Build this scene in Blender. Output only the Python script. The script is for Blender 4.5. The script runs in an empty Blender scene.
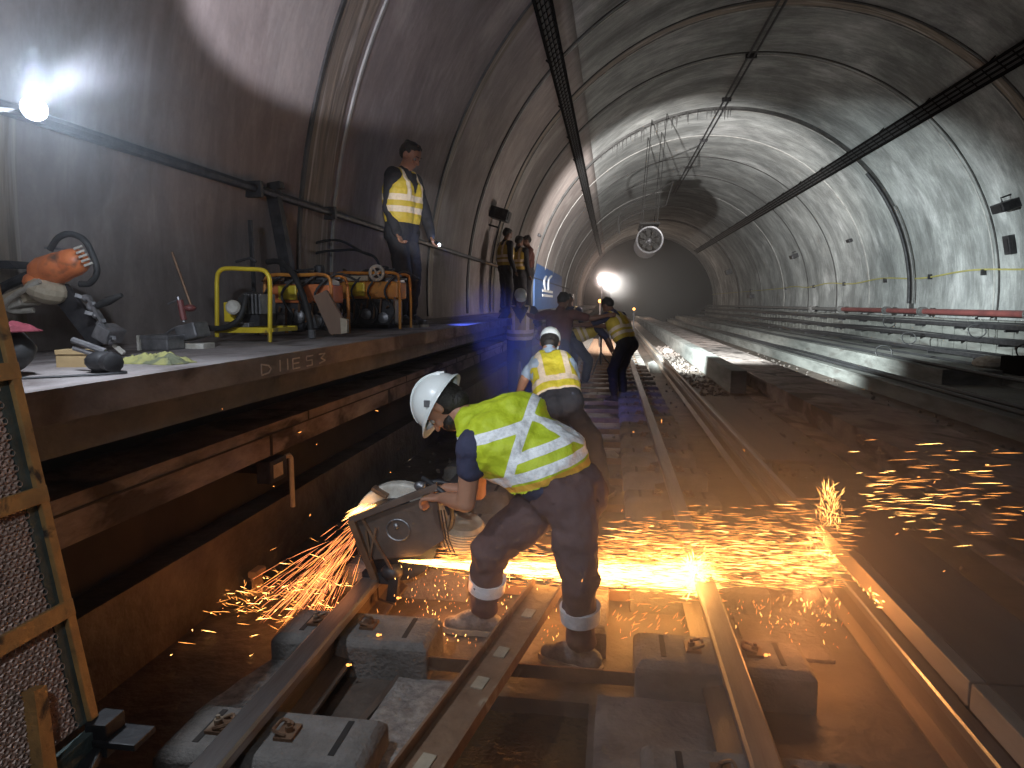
import bpy, bmesh, math, random
import numpy as np
from mathutils import Vector as V, Matrix, Euler, noise
random.seed(7)
PI = math.pi
SC = bpy.context.scene
COL = SC.collection
# ------------------------------------------------------------------ camera
F = 680.; CZ = 1.5
TH = math.atan(81/F); PS = math.atan(100/F*math.cos(TH))
cR = V((math.cos(PS), math.sin(PS), 0)); fh = V((-math.sin(PS), math.cos(PS), 0))
cF = fh*math.cos(TH) + V((0, 0, -math.sin(TH))); cU = fh*math.sin(TH) + V((0, 0, math.cos(TH)))
def ray(x, y): return cF + cR*((x-512)/F) + cU*((384-y)/F)
def PY(x, y, Y):
    r = ray(x, y); return r*(Y/r.y) + V((0, 0, CZ))
def PX(x, y, X):
    r = ray(x, y); return r*(X/r.x) + V((0, 0, CZ))
def PZ(x, y, z):
    r = ray(x, y); return r*((z-CZ)/r.z) + V((0, 0, CZ))
cd = bpy.data.cameras.new('camera'); cam = bpy.data.objects.new('camera', cd); COL.objects.link(cam)
cd.sensor_width = 36; cd.lens = 36*F/1024; cd.clip_start = .02; cd.clip_end = 400
cam.matrix_world = Matrix(((cR.x, cU.x, -cF.x, 0), (cR.y, cU.y, -cF.y, 0), (cR.z, cU.z, -cF.z, CZ), (0, 0, 0, 1)))
SC.camera = cam
SC.view_settings.view_transform = 'Standard'; SC.view_settings.look = 'None'
SC.view_settings.gamma = 1; SC.view_settings.use_curve_mapping = False
SC.view_settings.exposure = 0.0
w = bpy.data.worlds.new('world'); SC.world = w; w.use_nodes = True
w.node_tree.nodes['Background'].inputs[0].default_value = (.02, .025, .03, 1)
w.node_tree.nodes['Background'].inputs[1].default_value = .3
try:
    SC.cycles.use_denoising = True; SC.cycles.max_bounces = 6; SC.cycles.volume_bounces = 0
    SC.cycles.sample_clamp_indirect = 4; SC.cycles.sample_clamp_direct = 0
except Exception: pass

# ------------------------------------------------------------------ materials
MATS = {}
def mat(name, c1, c2=None, scale=8., rough=.7, metal=0., bump=.0, stretch=(1, 1, 1), detail=6, bscale=None,
        c3=None, s3=3., a3=(.55, .7), coat=0, uv=False, emit=None, es=0, spec=None):
    if name in MATS: return MATS[name]
    m = bpy.data.materials.new(name); m.use_nodes = True; MATS[name] = m
    nt = m.node_tree; N = nt.nodes; L = nt.links; b = N['Principled BSDF']
    b.inputs['Base Color'].default_value = (*c1, 1); b.inputs['Roughness'].default_value = rough
    b.inputs['Metallic'].default_value = metal
    if spec is not None: b.inputs['Specular IOR Level'].default_value = spec
    if coat: b.inputs['Coat Weight'].default_value = coat
    if emit:
        b.inputs['Emission Color'].default_value = (*emit, 1); b.inputs['Emission Strength'].default_value = es
    tc = N.new('ShaderNodeTexCoord'); mp = N.new('ShaderNodeMapping')
    mp.inputs['Scale'].default_value = stretch
    L.new(tc.outputs['UV' if uv else 'Object'], mp.inputs[0])
    if c2 is not None:
        n = N.new('ShaderNodeTexNoise'); n.inputs['Scale'].default_value = scale; n.inputs['Detail'].default_value = detail
        n.inputs['Roughness'].default_value = .65
        L.new(mp.outputs[0], n.inputs['Vector'])
        cr = N.new('ShaderNodeValToRGB'); cr.color_ramp.elements[0].position = .35; cr.color_ramp.elements[1].position = .68
        cr.color_ramp.elements[0].color = (*c1, 1); cr.color_ramp.elements[1].color = (*c2, 1)
        L.new(n.outputs[0], cr.inputs[0]); out = cr.outputs[0]
        if c3 is not None:
            n3 = N.new('ShaderNodeTexNoise'); n3.inputs['Scale'].default_value = s3; n3.inputs['Detail'].default_value = 9
            n3.inputs['Distortion'].default_value = .6
            L.new(mp.outputs[0], n3.inputs['Vector'])
            r3 = N.new('ShaderNodeMapRange'); r3.inputs[1].default_value = a3[0]; r3.inputs[2].default_value = a3[1]
            L.new(n3.outputs[0], r3.inputs[0])
            mx = N.new('ShaderNodeMix'); mx.data_type = 'RGBA'
            L.new(r3.outputs[0], mx.inputs[0]); L.new(out, mx.inputs[6]); mx.inputs[7].default_value = (*c3, 1)
            out = mx.outputs[2]
        L.new(out, b.inputs['Base Color'])
    if bump:
        nb = N.new('ShaderNodeTexNoise'); nb.inputs['Scale'].default_value = bscale or scale*2; nb.inputs['Detail'].default_value = 6
        L.new(mp.outputs[0], nb.inputs['Vector'])
        bp = N.new('ShaderNodeBump'); bp.inputs['Strength'].default_value = bump; bp.inputs['Distance'].default_value = .02
        L.new(nb.outputs[0], bp.inputs['Height']); L.new(bp.outputs[0], b.inputs['Normal'])
    return m
def emitter(name, c, s):
    m = bpy.data.materials.new(name); m.use_nodes = True; MATS[name] = m
    b = m.node_tree.nodes['Principled BSDF']; b.inputs['Base Color'].default_value = (0, 0, 0, 1)
    b.inputs['Emission Color'].default_value = (*c, 1); b.inputs['Emission Strength'].default_value = s
    try: m.cycles.emission_sampling = 'NONE'
    except Exception: pass
    return m
def shell_mat(name, base, dark, pale, k=0.):
    m = mat(name, dark, base, .55, .93, 0, .25, (1, .8, 1), 12, 7., c3=pale, s3=.62, a3=(.55, .66), uv=True, spec=.2)
    nt = m.node_tree; N = nt.nodes; L = nt.links; bs = N['Principled BSDF']; src = bs.inputs['Base Color'].links[0].from_socket
    tc = N.new('ShaderNodeTexCoord'); out = src
    for sc, st, lo, hi, mn in ((1.1, (1, .45, 1), .42, .62, .42), (6., (1.6, .35, 1), .45, .60, .72), (.35, (1, 1, 1), .40, .6, .6), (24., (1, 1, 1), .3, .7, .8)):
        mp = N.new('ShaderNodeMapping'); mp.inputs['Scale'].default_value = st; mp.inputs['Location'].default_value = (sc*3, 1.7, 0); L.new(tc.outputs['UV'], mp.inputs[0])
        n = N.new('ShaderNodeTexNoise'); n.inputs['Scale'].default_value = sc; n.inputs['Detail'].default_value = 10; n.inputs['Roughness'].default_value = .68; n.inputs['Distortion'].default_value = .5
        L.new(mp.outputs[0], n.inputs['Vector']); r = N.new('ShaderNodeMapRange'); r.inputs[1].default_value = lo; r.inputs[2].default_value = hi; r.inputs[3].default_value = mn+(1-mn)*k; r.inputs[4].default_value = 1.05
        L.new(n.outputs[0], r.inputs[0]); mx = N.new('ShaderNodeMix'); mx.data_type = 'RGBA'; mx.blend_type = 'MULTIPLY'; mx.inputs[0].default_value = 1
        L.new(out, mx.inputs[6]); L.new(r.outputs[0], mx.inputs[7]); out = mx.outputs[2]
    L.new(out, bs.inputs['Base Color']); return m
M_shell = shell_mat('shell_concrete', (.54, .56, .55), (.40, .42, .42), (.66, .68, .68), .36)
M_shelll = shell_mat('shell_concrete_left', (.47, .41, .39), (.34, .30, .29), (.52, .47, .45), .66)
M_band = mat('mineral_band', (.36, .30, .24), (.10, .085, .075), 3., .7, 0, .5, (3.2, .22, 1), 8, 6., c3=(.55, .5, .45), s3=3., uv=True)
M_joint = mat('joint_dark', (.03, .03, .03), (.08, .08, .08), 4., .6, 0, .4)
M_jointl = mat('joint_pale', (.5, .5, .48), (.25, .25, .25), 4., .6, 0, .3)
M_floor = mat('floor_concrete', (.075, .058, .046), (.17, .135, .11), 3.5, .6, 0, .6, (1, 1, 1), 8, 18., c3=(.05, .035, .028), s3=1.7)
M_plat = mat('platform_concrete', (.18, .155, .15), (.35, .325, .32), 4., .85, 0, .6, (1, .6, 1), 12, 30., c3=(.11, .09, .085), s3=3.1, a3=(.54, .66))
M_beam = mat('beam_concrete', (.15, .118, .105), (.40, .335, .305), 3.6, .85, 0, 1., (1, .7, 1.6), 12, 16., c3=(.07, .052, .045), s3=2.3, a3=(.52, .62))
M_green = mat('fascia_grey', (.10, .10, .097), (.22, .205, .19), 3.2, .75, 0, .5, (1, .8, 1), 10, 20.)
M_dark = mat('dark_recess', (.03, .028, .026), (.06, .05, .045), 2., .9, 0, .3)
M_block = mat('sleeper_concrete', (.16, .145, .13), (.27, .25, .23), 9., .85, 0, .5, (1, 1, 1), 8, 60.)
M_pebble = mat('pebble_concrete', (.17, .16, .15), (.42, .40, .37), 22., .8, 0, .9, (1, 1, 1), 8, 50.)
M_slab = mat('slab_concrete', (.13, .11, .10), (.27, .235, .21), 7., .8, 0, .7, (1, 1, 1), 8, 40.)
M_rail = mat('rail_steel', (.14, .11, .09), (.26, .21, .17), 14., .5, .6, .3, (1, .15, 1), 6, 30.)
M_railtop = mat('rail_head', (.40, .39, .38), (.24, .22, .21), 20., .38, .8, .1, (1, .08, 1), 6, 30.)
M_rust = mat('rusty_steel', (.16, .09, .055), (.28, .17, .10), 9., .6, .4, .4, c3=(.42, .34, .25), s3=6., a3=(.6, .68))
M_dsteel = mat('dark_steel', (.035, .035, .04), (.08, .08, .085), 10., .5, .5, .15)
M_gsteel = mat('grey_steel', (.18, .18, .19), (.32, .32, .33), 16., .4, .7, .15)
M_black = mat('black_plastic', (.012, .012, .014), (.03, .03, .032), 20., .5, 0, .1)
M_rubber = mat('black_rubber', (.015, .015, .016), (.035, .035, .035), 12., .65)
M_orange = mat('orange_cover', (.85, .26, .08), (.62, .16, .05), 9., .45, 0, .1, c3=(.15, .07, .04), s3=8., a3=(.6, .72))
M_beige = mat('beige_cover', (.55, .48, .36), (.35, .29, .21), 12., .55, 0, .1)
M_grime = mat('grimy_white', (.62, .60, .54), (.34, .31, .26), 14., .6, 0, .1)
M_yel = mat('yellow_paint', (.80, .62, .04), (.65, .46, .03), 9., .4, .1, .05, c3=(.25, .18, .05), s3=9., a3=(.64, .72))
M_oryel = mat('amber_paint', (.75, .33, .05), (.55, .20, .04), 9., .45, .1, .05, c3=(.15, .08, .04), s3=7., a3=(.6, .7))
M_redp = mat('red_pipe', (.24, .075, .07), (.15, .05, .05), 3., .5, .1, .1)
M_pipe = mat('grey_pipe', (.13, .13, .13), (.22, .22, .22), 6., .5, .3, .1)
M_ycab = mat('yellow_cable', (.42, .38, .12), (.3, .27, .09), 6., .6)
M_cable = mat('cable_black', (.02, .021, .023), (.045, .046, .05), 6., .55)
M_matte = mat('matte_black', (.012, .012, .012), None, rough=1., spec=0)
M_wallbrick = mat('bench_concrete', (.13, .135, .125), (.30, .31, .29), 1.3, .8, 0, .5, (1, .5, 2.5), 9, 12., c3=(.12, .115, .105), s3=1.6)
M_board = mat('cover_board', (.115, .085, .065), (.18, .135, .105), 5., .6, 0, .2, (1, .15, 1), 6, 20.)
M_boarde = mat('board_edge', (.30, .24, .19), (.20, .16, .125), 8., .55, 0, .2, (1, .3, 1))
M_grate = mat('grate_steel_sparklit', (.70, .52, .43), (.45, .33, .27), 28., .45, .3, .2)  # sheet colour brightened to carry the orange spark light
M_gratef = mat('grate_frame_sparklit', (.66, .38, .14), (.40, .24, .10), 12., .6, .2, .4, c3=(.08, .06, .05), s3=14., a3=(.58, .66))  # spark glow put into the frame colour
M_gratefd = mat('grate_frame_green', (.07, .10, .095), (.14, .18, .17), 14., .6, .2, .3)
M_skin = mat('skin_tan', (.42, .22, .14), (.36, .18, .115), 8., .5, 0, .05, spec=.4)
M_skin2 = mat('skin_brown', (.20, .10, .065), (.16, .08, .05), 8., .5, 0, .05)
M_hair = mat('hair_black', (.012, .010, .009), (.03, .025, .022), 60., .6, 0, .4)
M_navy = mat('navy_cloth', (.03, .033, .07), (.05, .052, .10), 9., .85, 0, .5, (1, 1, 1), 6, 14.)
M_trous = mat('dark_trouser', (.075, .040, .040), (.125, .072, .068), 5., .85, 0, .9, (1, 1, .7), 7, 9.)
M_trousd = mat('black_trouser', (.02, .02, .024), (.04, .038, .045), 5., .85, 0, .7, (1, 1, .7), 7, 9.)
M_brown = mat('reddish_shirt', (.12, .04, .032), (.07, .025, .02), 6., .85, 0, .4)
M_lblue = mat('light_blue_cloth', (.33, .42, .52), (.42, .50, .6), 6., .85, 0, .4)
M_helm = mat('white_helmet', (.80, .84, .82), (.70, .74, .72), 5., .3, 0, 0, coat=.3)
M_eye = mat('eye_white', (.3, .28, .26), None, rough=.2)
M_pupil = mat('pupil_dark', (.01, .008, .006), None, rough=.1)
M_shoe = mat('shoe_grey', (.10, .09, .085), (.30, .28, .26), 22., .7, 0, .4)
M_shoed = mat('shoe_dark', (.04, .03, .028), (.09, .07, .06), 14., .6, 0, .3)
M_sole = mat('sole_pale', (.42, .36, .28), (.28, .23, .18), 14., .6)
M_refl = mat('reflective_tape', (.88, .9, .92), (.78, .8, .84), 30., .35, 0, .5, (1, 1, 1), 6, 26.)
M_redcloth = mat('red_cloth', (.11, .008, .018), (.07, .006, .012), 9., .85, 0, .6)
M_card = mat('cardboard', (.42, .30, .15), (.32, .22, .11), 9., .85)
M_ycloth = mat('yellow_cloth', (.34, .33, .12), (.20, .20, .08), 12., .85, 0, .5, c3=(.12, .13, .08), s3=14., a3=(.5, .6))
M_wood = mat('brown_board', (.26, .17, .12), (.17, .11, .08), 7., .75, 0, .3, (1, 1, .2))
M_blue = mat('blue_lit_board', (.06, .16, .42), (.05, .12, .33), 2., .5)  # blue light on the wall, put into the colour
M_white = mat('stripe_mark', (.85, .88, .9), None, rough=.4)
M_glass = mat('lamp_housing', (.03, .03, .03), None, rough=.4)
M_chalk = mat('chalk_paint', (.75, .68, .62), (.55, .48, .42), 20., .8)
M_stone = mat('pale_stone', (.55, .55, .52), (.38, .38, .36), 9., .85, 0, .4)
M_logo = mat('bottle_brown', (.34, .22, .10), (.2, .13, .06), 9., .7)
def water_mat():
    m = mat('dirty_water', (.05, .03, .012), (.09, .055, .02), 6., .07, 0, .5, (1, 1, 1), 3, 34.)
    return m
M_water = water_mat()
def vest_mat(name, c1, c2, tape=(.90, .93, .95)):
    """fluorescent cloth; attribute 'tape' > 0 marks the sewn-on reflective tape"""
    m = mat(name, c1, c2, 7., .6, 0, .8, (1, 1, 1), 6, 15.)
    nt = m.node_tree; N = nt.nodes; L = nt.links; b = N['Principled BSDF']
    src = b.inputs['Base Color'].links[0].from_socket
    at = N.new('ShaderNodeAttribute'); at.attribute_name = 'tape'
    g = N.new('ShaderNodeMapRange'); g.inputs[1].default_value = -.001; g.inputs[2].default_value = .001
    L.new(at.outputs['Fac'], g.inputs[0])
    mx = N.new('ShaderNodeMix'); mx.data_type = 'RGBA'; L.new(g.outputs[0], mx.inputs[0]); L.new(src, mx.inputs[6])
    tn = N.new('ShaderNodeTexNoise'); tn.inputs['Scale'].default_value = 40; cr = N.new('ShaderNodeValToRGB')
    cr.color_ramp.elements[0].color = (*[v*.84 for v in tape], 1); cr.color_ramp.elements[1].color = (*tape, 1)
    cr.color_ramp.elements[0].position = .38; cr.color_ramp.elements[1].position = .55
    L.new(tn.outputs[0], cr.inputs[0]); L.new(cr.outputs[0], mx.inputs[7])
    a2 = N.new('ShaderNodeAttribute'); a2.attribute_name = 'trimband'
    g2 = N.new('ShaderNodeMapRange'); g2.inputs[1].default_value = -.001; g2.inputs[2].default_value = .001
    L.new(a2.outputs['Fac'], g2.inputs[0])
    m2 = N.new('ShaderNodeMix'); m2.data_type = 'RGBA'; L.new(g2.outputs[0], m2.inputs[0]); L.new(mx.outputs[2], m2.inputs[6])
    m2.inputs[7].default_value = (.75, .42, .05, 1)
    L.new(m2.outputs[2], b.inputs['Base Color'])
    return m
M_vest = vest_mat('vest_lime', (.60, .71, .03), (.44, .55, .02))
M_vesty = vest_mat('vest_yellow', (.52, .50, .06), (.42, .40, .04))
M_vestd = vest_mat('vest_olive', (.17, .21, .03), (.12, .15, .02))

# ------------------------------------------------------------------ mesh builder
class MB:
    def __init__(s): s.v = []; s.f = []; s.mi = []
    def add(s, vs, fs, mi=0):
        n = len(s.v); s.v += [tuple(p) for p in vs]; s.f += [tuple(i+n for i in f) for f in fs]; s.mi += [mi]*len(fs); return s
    def box(s, a, b, rot=None, c=None, mi=0, ch=0):
        """box from corner a to corner b; ch chamfers the top edges"""
        x0, y0, z0 = a; x1, y1, z1 = b
        if ch:
            vs = [(x0, y0, z0), (x1, y0, z0), (x1, y1, z0), (x0, y1, z0), (x0, y0, z1-ch), (x1, y0, z1-ch), (x1, y1, z1-ch), (x0, y1, z1-ch),
                  (x0+ch, y0+ch, z1), (x1-ch, y0+ch, z1), (x1-ch, y1-ch, z1), (x0+ch, y1-ch, z1)]
            fs = [(3, 2, 1, 0), (0, 1, 5, 4), (1, 2, 6, 5), (2, 3, 7, 6), (3, 0, 4, 7), (4, 5, 9, 8), (5, 6, 10, 9), (6, 7, 11, 10), (7, 4, 8, 11), (8, 9, 10, 11)]
        else:
            vs = [(x0, y0, z0), (x1, y0, z0), (x1, y1, z0), (x0, y1, z0), (x0, y0, z1), (x1, y0, z1), (x1, y1, z1), (x0, y1, z1)]
            fs = [(3, 2, 1, 0), (4, 5, 6, 7), (0, 1, 5, 4), (1, 2, 6, 5), (2, 3, 7, 6), (3, 0, 4, 7)]
        if rot is not None:
            R = Euler(rot).to_matrix(); c = V(c) if c is not None else (V(a)+V(b))/2
            vs = [R @ (V(p)-c)+c for p in vs]
        return s.add(vs, fs, mi)
    def bar(s, p, q, w, h=None, up=(0, 0, 1), mi=0):
        """rectangular bar from p to q"""
        p = V(p); q = V(q); h = h or w; d = (q-p).normalized(); u = V(up)
        if abs(d.dot(u)) > .97: u = V((0, 1, 0))
        sd = d.cross(u).normalized(); u = sd.cross(d)
        vs = [e+sd*(a*w/2)+u*(b*h/2) for e in (p, q) for a, b in ((-1, -1), (1, -1), (1, 1), (-1, 1))]
        return s.add(vs, [(3, 2, 1, 0), (4, 5, 6, 7), (0, 1, 5, 4), (1, 2, 6, 5), (2, 3, 7, 6), (3, 0, 4, 7)], mi)
    def tube(s, pts, r, n=8, mi=0, closed=False, smooth=0):
        pts = [V(p) for p in pts]
        if smooth: pts = catmull(pts, smooth)
        k = len(pts); rs = r if isinstance(r, (list, tuple)) else [r]*k
        if len(rs) != k: rs = [rs[0]+(rs[-1]-rs[0])*i/(k-1) for i in range(k)]
        vs = []; prev = None
        for i, p in enumerate(pts):
            d = (pts[min(i+1, k-1)]-pts[max(i-1, 0)]).normalized()
            if prev is None:
                a = V((0, 0, 1)) if abs(d.z) < .9 else V((1, 0, 0)); u = d.cross(a).normalized()
            else:
                u = (prev-d*prev.dot(d)).normalized()
            prev = u; v2 = d.cross(u)
            vs += [p+(u*math.cos(2*PI*j/n)+v2*math.sin(2*PI*j/n))*rs[i] for j in range(n)]
        fs = [(i*n+j, i*n+(j+1) % n, (i+1)*n+(j+1) % n, (i+1)*n+j) for i in range(k-1) for j in range(n)]
        fs += [tuple(range(n-1, -1, -1)), tuple((k-1)*n+j for j in range(n))]
        return s.add(vs, fs, mi)
    def lathe(s, prof, c=(0, 0, 0), axis=(0, 0, 1), n=24, mi=0):
        """prof: (radius, height) pairs along axis"""
        ax = V(axis).normalized(); q = V((0, 0, 1)).rotation_difference(ax); c = V(c); k = len(prof)
        vs = [c+q @ V((r*math.cos(2*PI*j/n), r*math.sin(2*PI*j/n), h)) for r, h in prof for j in range(n)]
        fs = [(i*n+j, i*n+(j+1) % n, (i+1)*n+(j+1) % n, (i+1)*n+j) for i in range(k-1) for j in range(n)]
        fs += [tuple(range(n-1, -1, -1)), tuple((k-1)*n+j for j in range(n))]
        return s.add(vs, fs, mi)
    def prism(s, poly, p, ax, ay, d, mi=0):
        """polygon poly (2D) placed at p in axes ax, ay and extruded by vector d"""
        p = V(p); ax = V(ax); ay = V(ay); d = V(d); n = len(poly)
        vs = [p+ax*a+ay*b for a, b in poly]; vs += [v+d for v in vs]
        return s.add(vs, [tuple(range(n-1, -1, -1)), tuple(range(n, 2*n))]+[(i, (i+1) % n, n+(i+1) % n, n+i) for i in range(n)], mi)
    def ell(s, c, r, rot=(0, 0, 0), n=12, mi=0):
        R = Euler(rot).to_matrix(); c = V(c); vs = []; m = n//2+1
        if isinstance(r, (int, float)): r = (r, r, r)
        for i in range(1, m):
            t = PI*i/m
            for j in range(n):
                a = 2*PI*j/n; vs.append(R @ V((r[0]*math.sin(t)*math.cos(a), r[1]*math.sin(t)*math.sin(a), r[2]*math.cos(t)))+c)
        k = len(vs); vs += [R @ V((0, 0, r[2]))+c, R @ V((0, 0, -r[2]))+c]
        fs = [(i*n+j, (i+1)*n+j, (i+1)*n+(j+1) % n, i*n+(j+1) % n) for i in range(m-2) for j in range(n)]
        fs += [(k, j, (j+1) % n) for j in range(n)]+[(k+1, (m-2)*n+(j+1) % n, (m-2)*n+j) for j in range(n)]
        return s.add(vs, fs, mi)
    def cap(s, p, q, r0, r1=None, n=10):
        """tapered limb piece with round ends"""
        p = V(p); q = V(q); r1 = r1 or r0; d = q-p; L = d.length or 1e-6; d = d/L
        prof = [(max(r0*math.cos(a), 1e-4), r0*math.sin(a)) for a in (-PI/2+.05, -PI/3, -PI/6, 0)]+[(max(r1*math.cos(a), 1e-4), L+r1*math.sin(a)) for a in (0, PI/6, PI/3, PI/2-.05)]
        return s.lathe(prof, p, d, n)
    def build(s, name, m, parent=None, smooth=False, bevel=0, org=None):
        me = bpy.data.meshes.new(name)
        vs = s.v if org is None else [tuple(V(p)-V(org)) for p in s.v]
        me.from_pydata(vs, [], s.f); ms = m if isinstance(m, (list, tuple)) else [m]
        for x in ms: me.materials.append(x)
        me.polygons.foreach_set('material_index', s.mi)
        if bevel or smooth:
            bm = bmesh.new(); bm.from_mesh(me)
            bmesh.ops.recalc_face_normals(bm, faces=bm.faces)
            if bevel:
                es = [e for e in bm.edges if len(e.link_faces) == 2 and e.calc_face_angle(0) > .6]
                bmesh.ops.bevel(bm, geom=es, offset=bevel, segments=2, profile=.6, affect='EDGES', clamp_overlap=True)
            bm.to_mesh(me); bm.free()
        if smooth:
            me.polygons.foreach_set('use_smooth', [True]*len(me.polygons))
            try: me.set_sharp_from_angle(angle=math.radians(40))
            except Exception: pass
        me.update()
        o = bpy.data.objects.new(name, me); COL.objects.link(o)
        if parent is not None: o.parent = parent
        return o
def catmull(P, k):
    out = []; n = len(P)
    for i in range(n-1):
        p0 = P[max(i-1, 0)]; p1 = P[i]; p2 = P[i+1]; p3 = P[min(i+2, n-1)]
        for j in range(k):
            t = j/k
            out.append(.5*((2*p1)+(p2-p0)*t+(2*p0-5*p1+4*p2-p3)*t*t+(3*p1-p0-3*p2+p3)*t*t*t))
    out.append(P[-1]); return out
def tag(o, label=None, cat=None, group=None, kind=None):
    if label: o['label'] = label
    if cat: o['category'] = cat
    if group: o['group'] = group
    if kind: o['kind'] = kind
    return o
def thing(name, label, cat, loc=(0, 0, 0), rot=(0, 0, 0), group=None):
    o = bpy.data.objects.new(name, None); COL.objects.link(o); o.location = loc; o.rotation_euler = rot
    o.empty_display_size = .1
    return tag(o, label, cat, group)
def struct(mb, name, m, label=None, **k):
    return tag(mb.build(name, m, **k), label, None, None, 'structure')
def dup(root, loc, label=None, rot=None, group=None):
    r = root.copy(); COL.objects.link(r); r.location = loc
    if rot is not None: r.rotation_euler = rot
    if label: r['label'] = label
    if group: r['group'] = group
    for ch in list(root.children):
        c = ch.copy(); COL.objects.link(c); c.parent = r
        for g in list(ch.children):
            d = g.copy(); COL.objects.link(d); d.parent = c
    return r
def bend(x, y, z):
    """the bore runs straight"""
    k = max(0, y-42)
    return (x, y, z)

# ------------------------------------------------------------------ tunnel shell
CX, CCZ, TR = 3.15, 1.6, 5.75
def ringpt(a, y, r=TR):       # a = angle from +X
    return bend(CX+r*math.cos(a), y, CCZ+r*math.sin(a))
def shell(name, a0, a1, label):
    ys = [-3+i*.6 for i in range(76)]+[43+i*2 for i in range(13)]; na = max(8, int((a1-a0)/.035))
    vs = []; uv = []
    for y in ys:
        for j in range(na+1):
            a = a0+(a1-a0)*j/na
            vs.append(ringpt(a, y)); uv.append((y, a*TR))
    fs = [(i*(na+1)+j, (i+1)*(na+1)+j, (i+1)*(na+1)+j+1, i*(na+1)+j+1) for i in range(len(ys)-1) for j in range(na)]
    me = bpy.data.meshes.new(name); me.from_pydata(vs, [], fs); me.materials.append(M_shelll if name == 'wall_left' else M_shell)
    ul = me.uv_layers.new(name='UVMap')
    for l in me.loops: ul.data[l.index].uv = uv[l.vertex_index]
    me.polygons.foreach_set('use_smooth', [True]*len(me.polygons))
    o = bpy.data.objects.new(name, me); COL.objects.link(o)
    tag(o, label, None, None, 'structure')
    md = o.modifiers.new('thick', 'SOLIDIFY'); md.thickness = .25; md.offset = 1
    return o
AL, AR = PI+.30, -.32
shell('wall_right', AR, PI*.27, 'curved pale concrete right wall of the tunnel')
shell('ceiling', PI*.27, PI*.73, 'stained concrete crown of the tunnel')
shell('wall_left', PI*.73, AL, 'curved grey concrete left wall above the platform')
# black disc painting in the darkness far down the bore
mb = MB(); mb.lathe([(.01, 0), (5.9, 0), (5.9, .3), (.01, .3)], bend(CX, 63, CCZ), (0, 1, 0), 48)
struct(mb, 'black_end_disc', mat('painted_darkness', (.004, .004, .004), None, rough=1., spec=0), 'black disc painted in for the dark far end of the bore')
mb = MB(); mb.box((-3, -3.4, -.8), (9.2, -3.1, 8)); struct(mb, 'wall_front', M_dark, 'dark concrete behind the camera')
# ring joints
tn = [0]
def ring(y, w, dep, m, a0=-.12, a1=PI+.05, uvm=False, label='joint line between two rings of the vault lining'):
    tn[0] += 1; vs = []; fs = []; na = 110; uv = []
    for j in range(na+1):
        a = a0+(a1-a0)*j/na; jr = .25*w*noise.noise(V((a*3, y, 0)))
        for k, (yy, rr) in enumerate(((y-w/2, TR+.02), (y-w/2, TR-dep), (y+w/2, TR-dep), (y+w/2, TR+.02))):
            vs.append(ringpt(a, yy+jr, rr)); uv.append((yy, a*TR))
    for j in range(na):
        for k in range(4): fs.append((j*4+k, (j+1)*4+k, (j+1)*4+(k+1) % 4, j*4+(k+1) % 4))
    me = bpy.data.meshes.new('trim_%d' % tn[0]); me.from_pydata(vs, [], fs); me.materials.append(m)
    ul = me.uv_layers.new(name='UVMap')
    for l in me.loops: ul.data[l.index].uv = uv[l.vertex_index]
    me.update(); o = bpy.data.objects.new('trim_%d' % tn[0], me); COL.objects.link(o)
    tag(o, label, None, None, 'structure'); return o
ring(5.75, .55, .012, M_band, label='broad brown mineral stained ring joint above the platform')
ring(5.42, .05, .02, M_joint, label='dark edge of the broad ring joint'); ring(6.1, .04, .018, M_jointl, label='pale edge of the broad ring joint')
ring(2.62, .17, .012, M_band, PI-.125, PI+.05, label='pale crusted strip on the left wall behind the orange saw')
ring(9.6, .22, .012, M_band, label='second stained ring joint'); ring(9.45, .04, .02, M_joint)
ring(12.1, .05, .02, M_joint); ring(12.25, .05, .015, M_jointl)
ring(14.7, .28, .012, M_band); ring(14.5, .05, .02, M_joint); ring(14.9, .05, .02, M_jointl)
ring(17.4, .06, .02, M_joint); ring(17.6, .05, .015, M_jointl)
for y, wd in ((22, .2), (50, .5)): ring(y, wd, .06, M_joint, label='thick dark ring joint')
ring(22.25, .07, .03, M_jointl)
for y in (25.5, 29, 33, 37.5, 43, 58, 64, 71, 79): ring(y, .09 if y < 50 else .3, .02, M_jointl if y in (25.5, 37.5, 58, 71, 79) else M_joint)
# drips of lime hanging under the dark ring
mb = MB()
for k in range(46):
    a = PI*(.48+.24*random.random()); p = V(ringpt(a, 22.0-.1, TR-.05)); l = random.uniform(.08, .42)
    mb.tube([p, p+V((0, .02, -l))], [.02, .004], 5)
tag(mb.build('lime_drips', M_joint), 'dark drips hanging under the thick dark ring joint', 'drips', None, 'stuff')

# ------------------------------------------------------------------ floor, pit, platform
mb = MB()
PXa, PXb, PYa, PYb = -.56, -.06, 1.0, 2.42      # the wet pit between the rails
for a, b in (((-2.05, -3), (PXa, 115)), ((PXb, -3), (2.2, 115)), ((PXa, -3), (PXb, PYa)), ((PXa, PYb), (PXb, 115))):
    nY = 1 if b[1]-a[1] < 10 else 60
    for i in range(nY):
        y0 = a[1]+(b[1]-a[1])*i/nY; y1 = a[1]+(b[1]-a[1])*(i+1)/nY
        vs = [bend(a[0], y0, 0), bend(b[0], y0, 0), bend(b[0], y1, 0), bend(a[0], y1, 0)]
        mb.add(vs+[(p[0], p[1], p[2]-.3) for p in vs], [(0, 1, 2, 3), (7, 6, 5, 4), (0, 4, 5, 1), (1, 5, 6, 2), (2, 6, 7, 3), (3, 7, 4, 0)])
mb.box((PXa, PYa, -.3), (PXb, PYb, -.13))
struct(mb, 'floor', M_floor, 'brown concrete track bed between the rails')
mb = MB(); n = 40; vs = []
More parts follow.
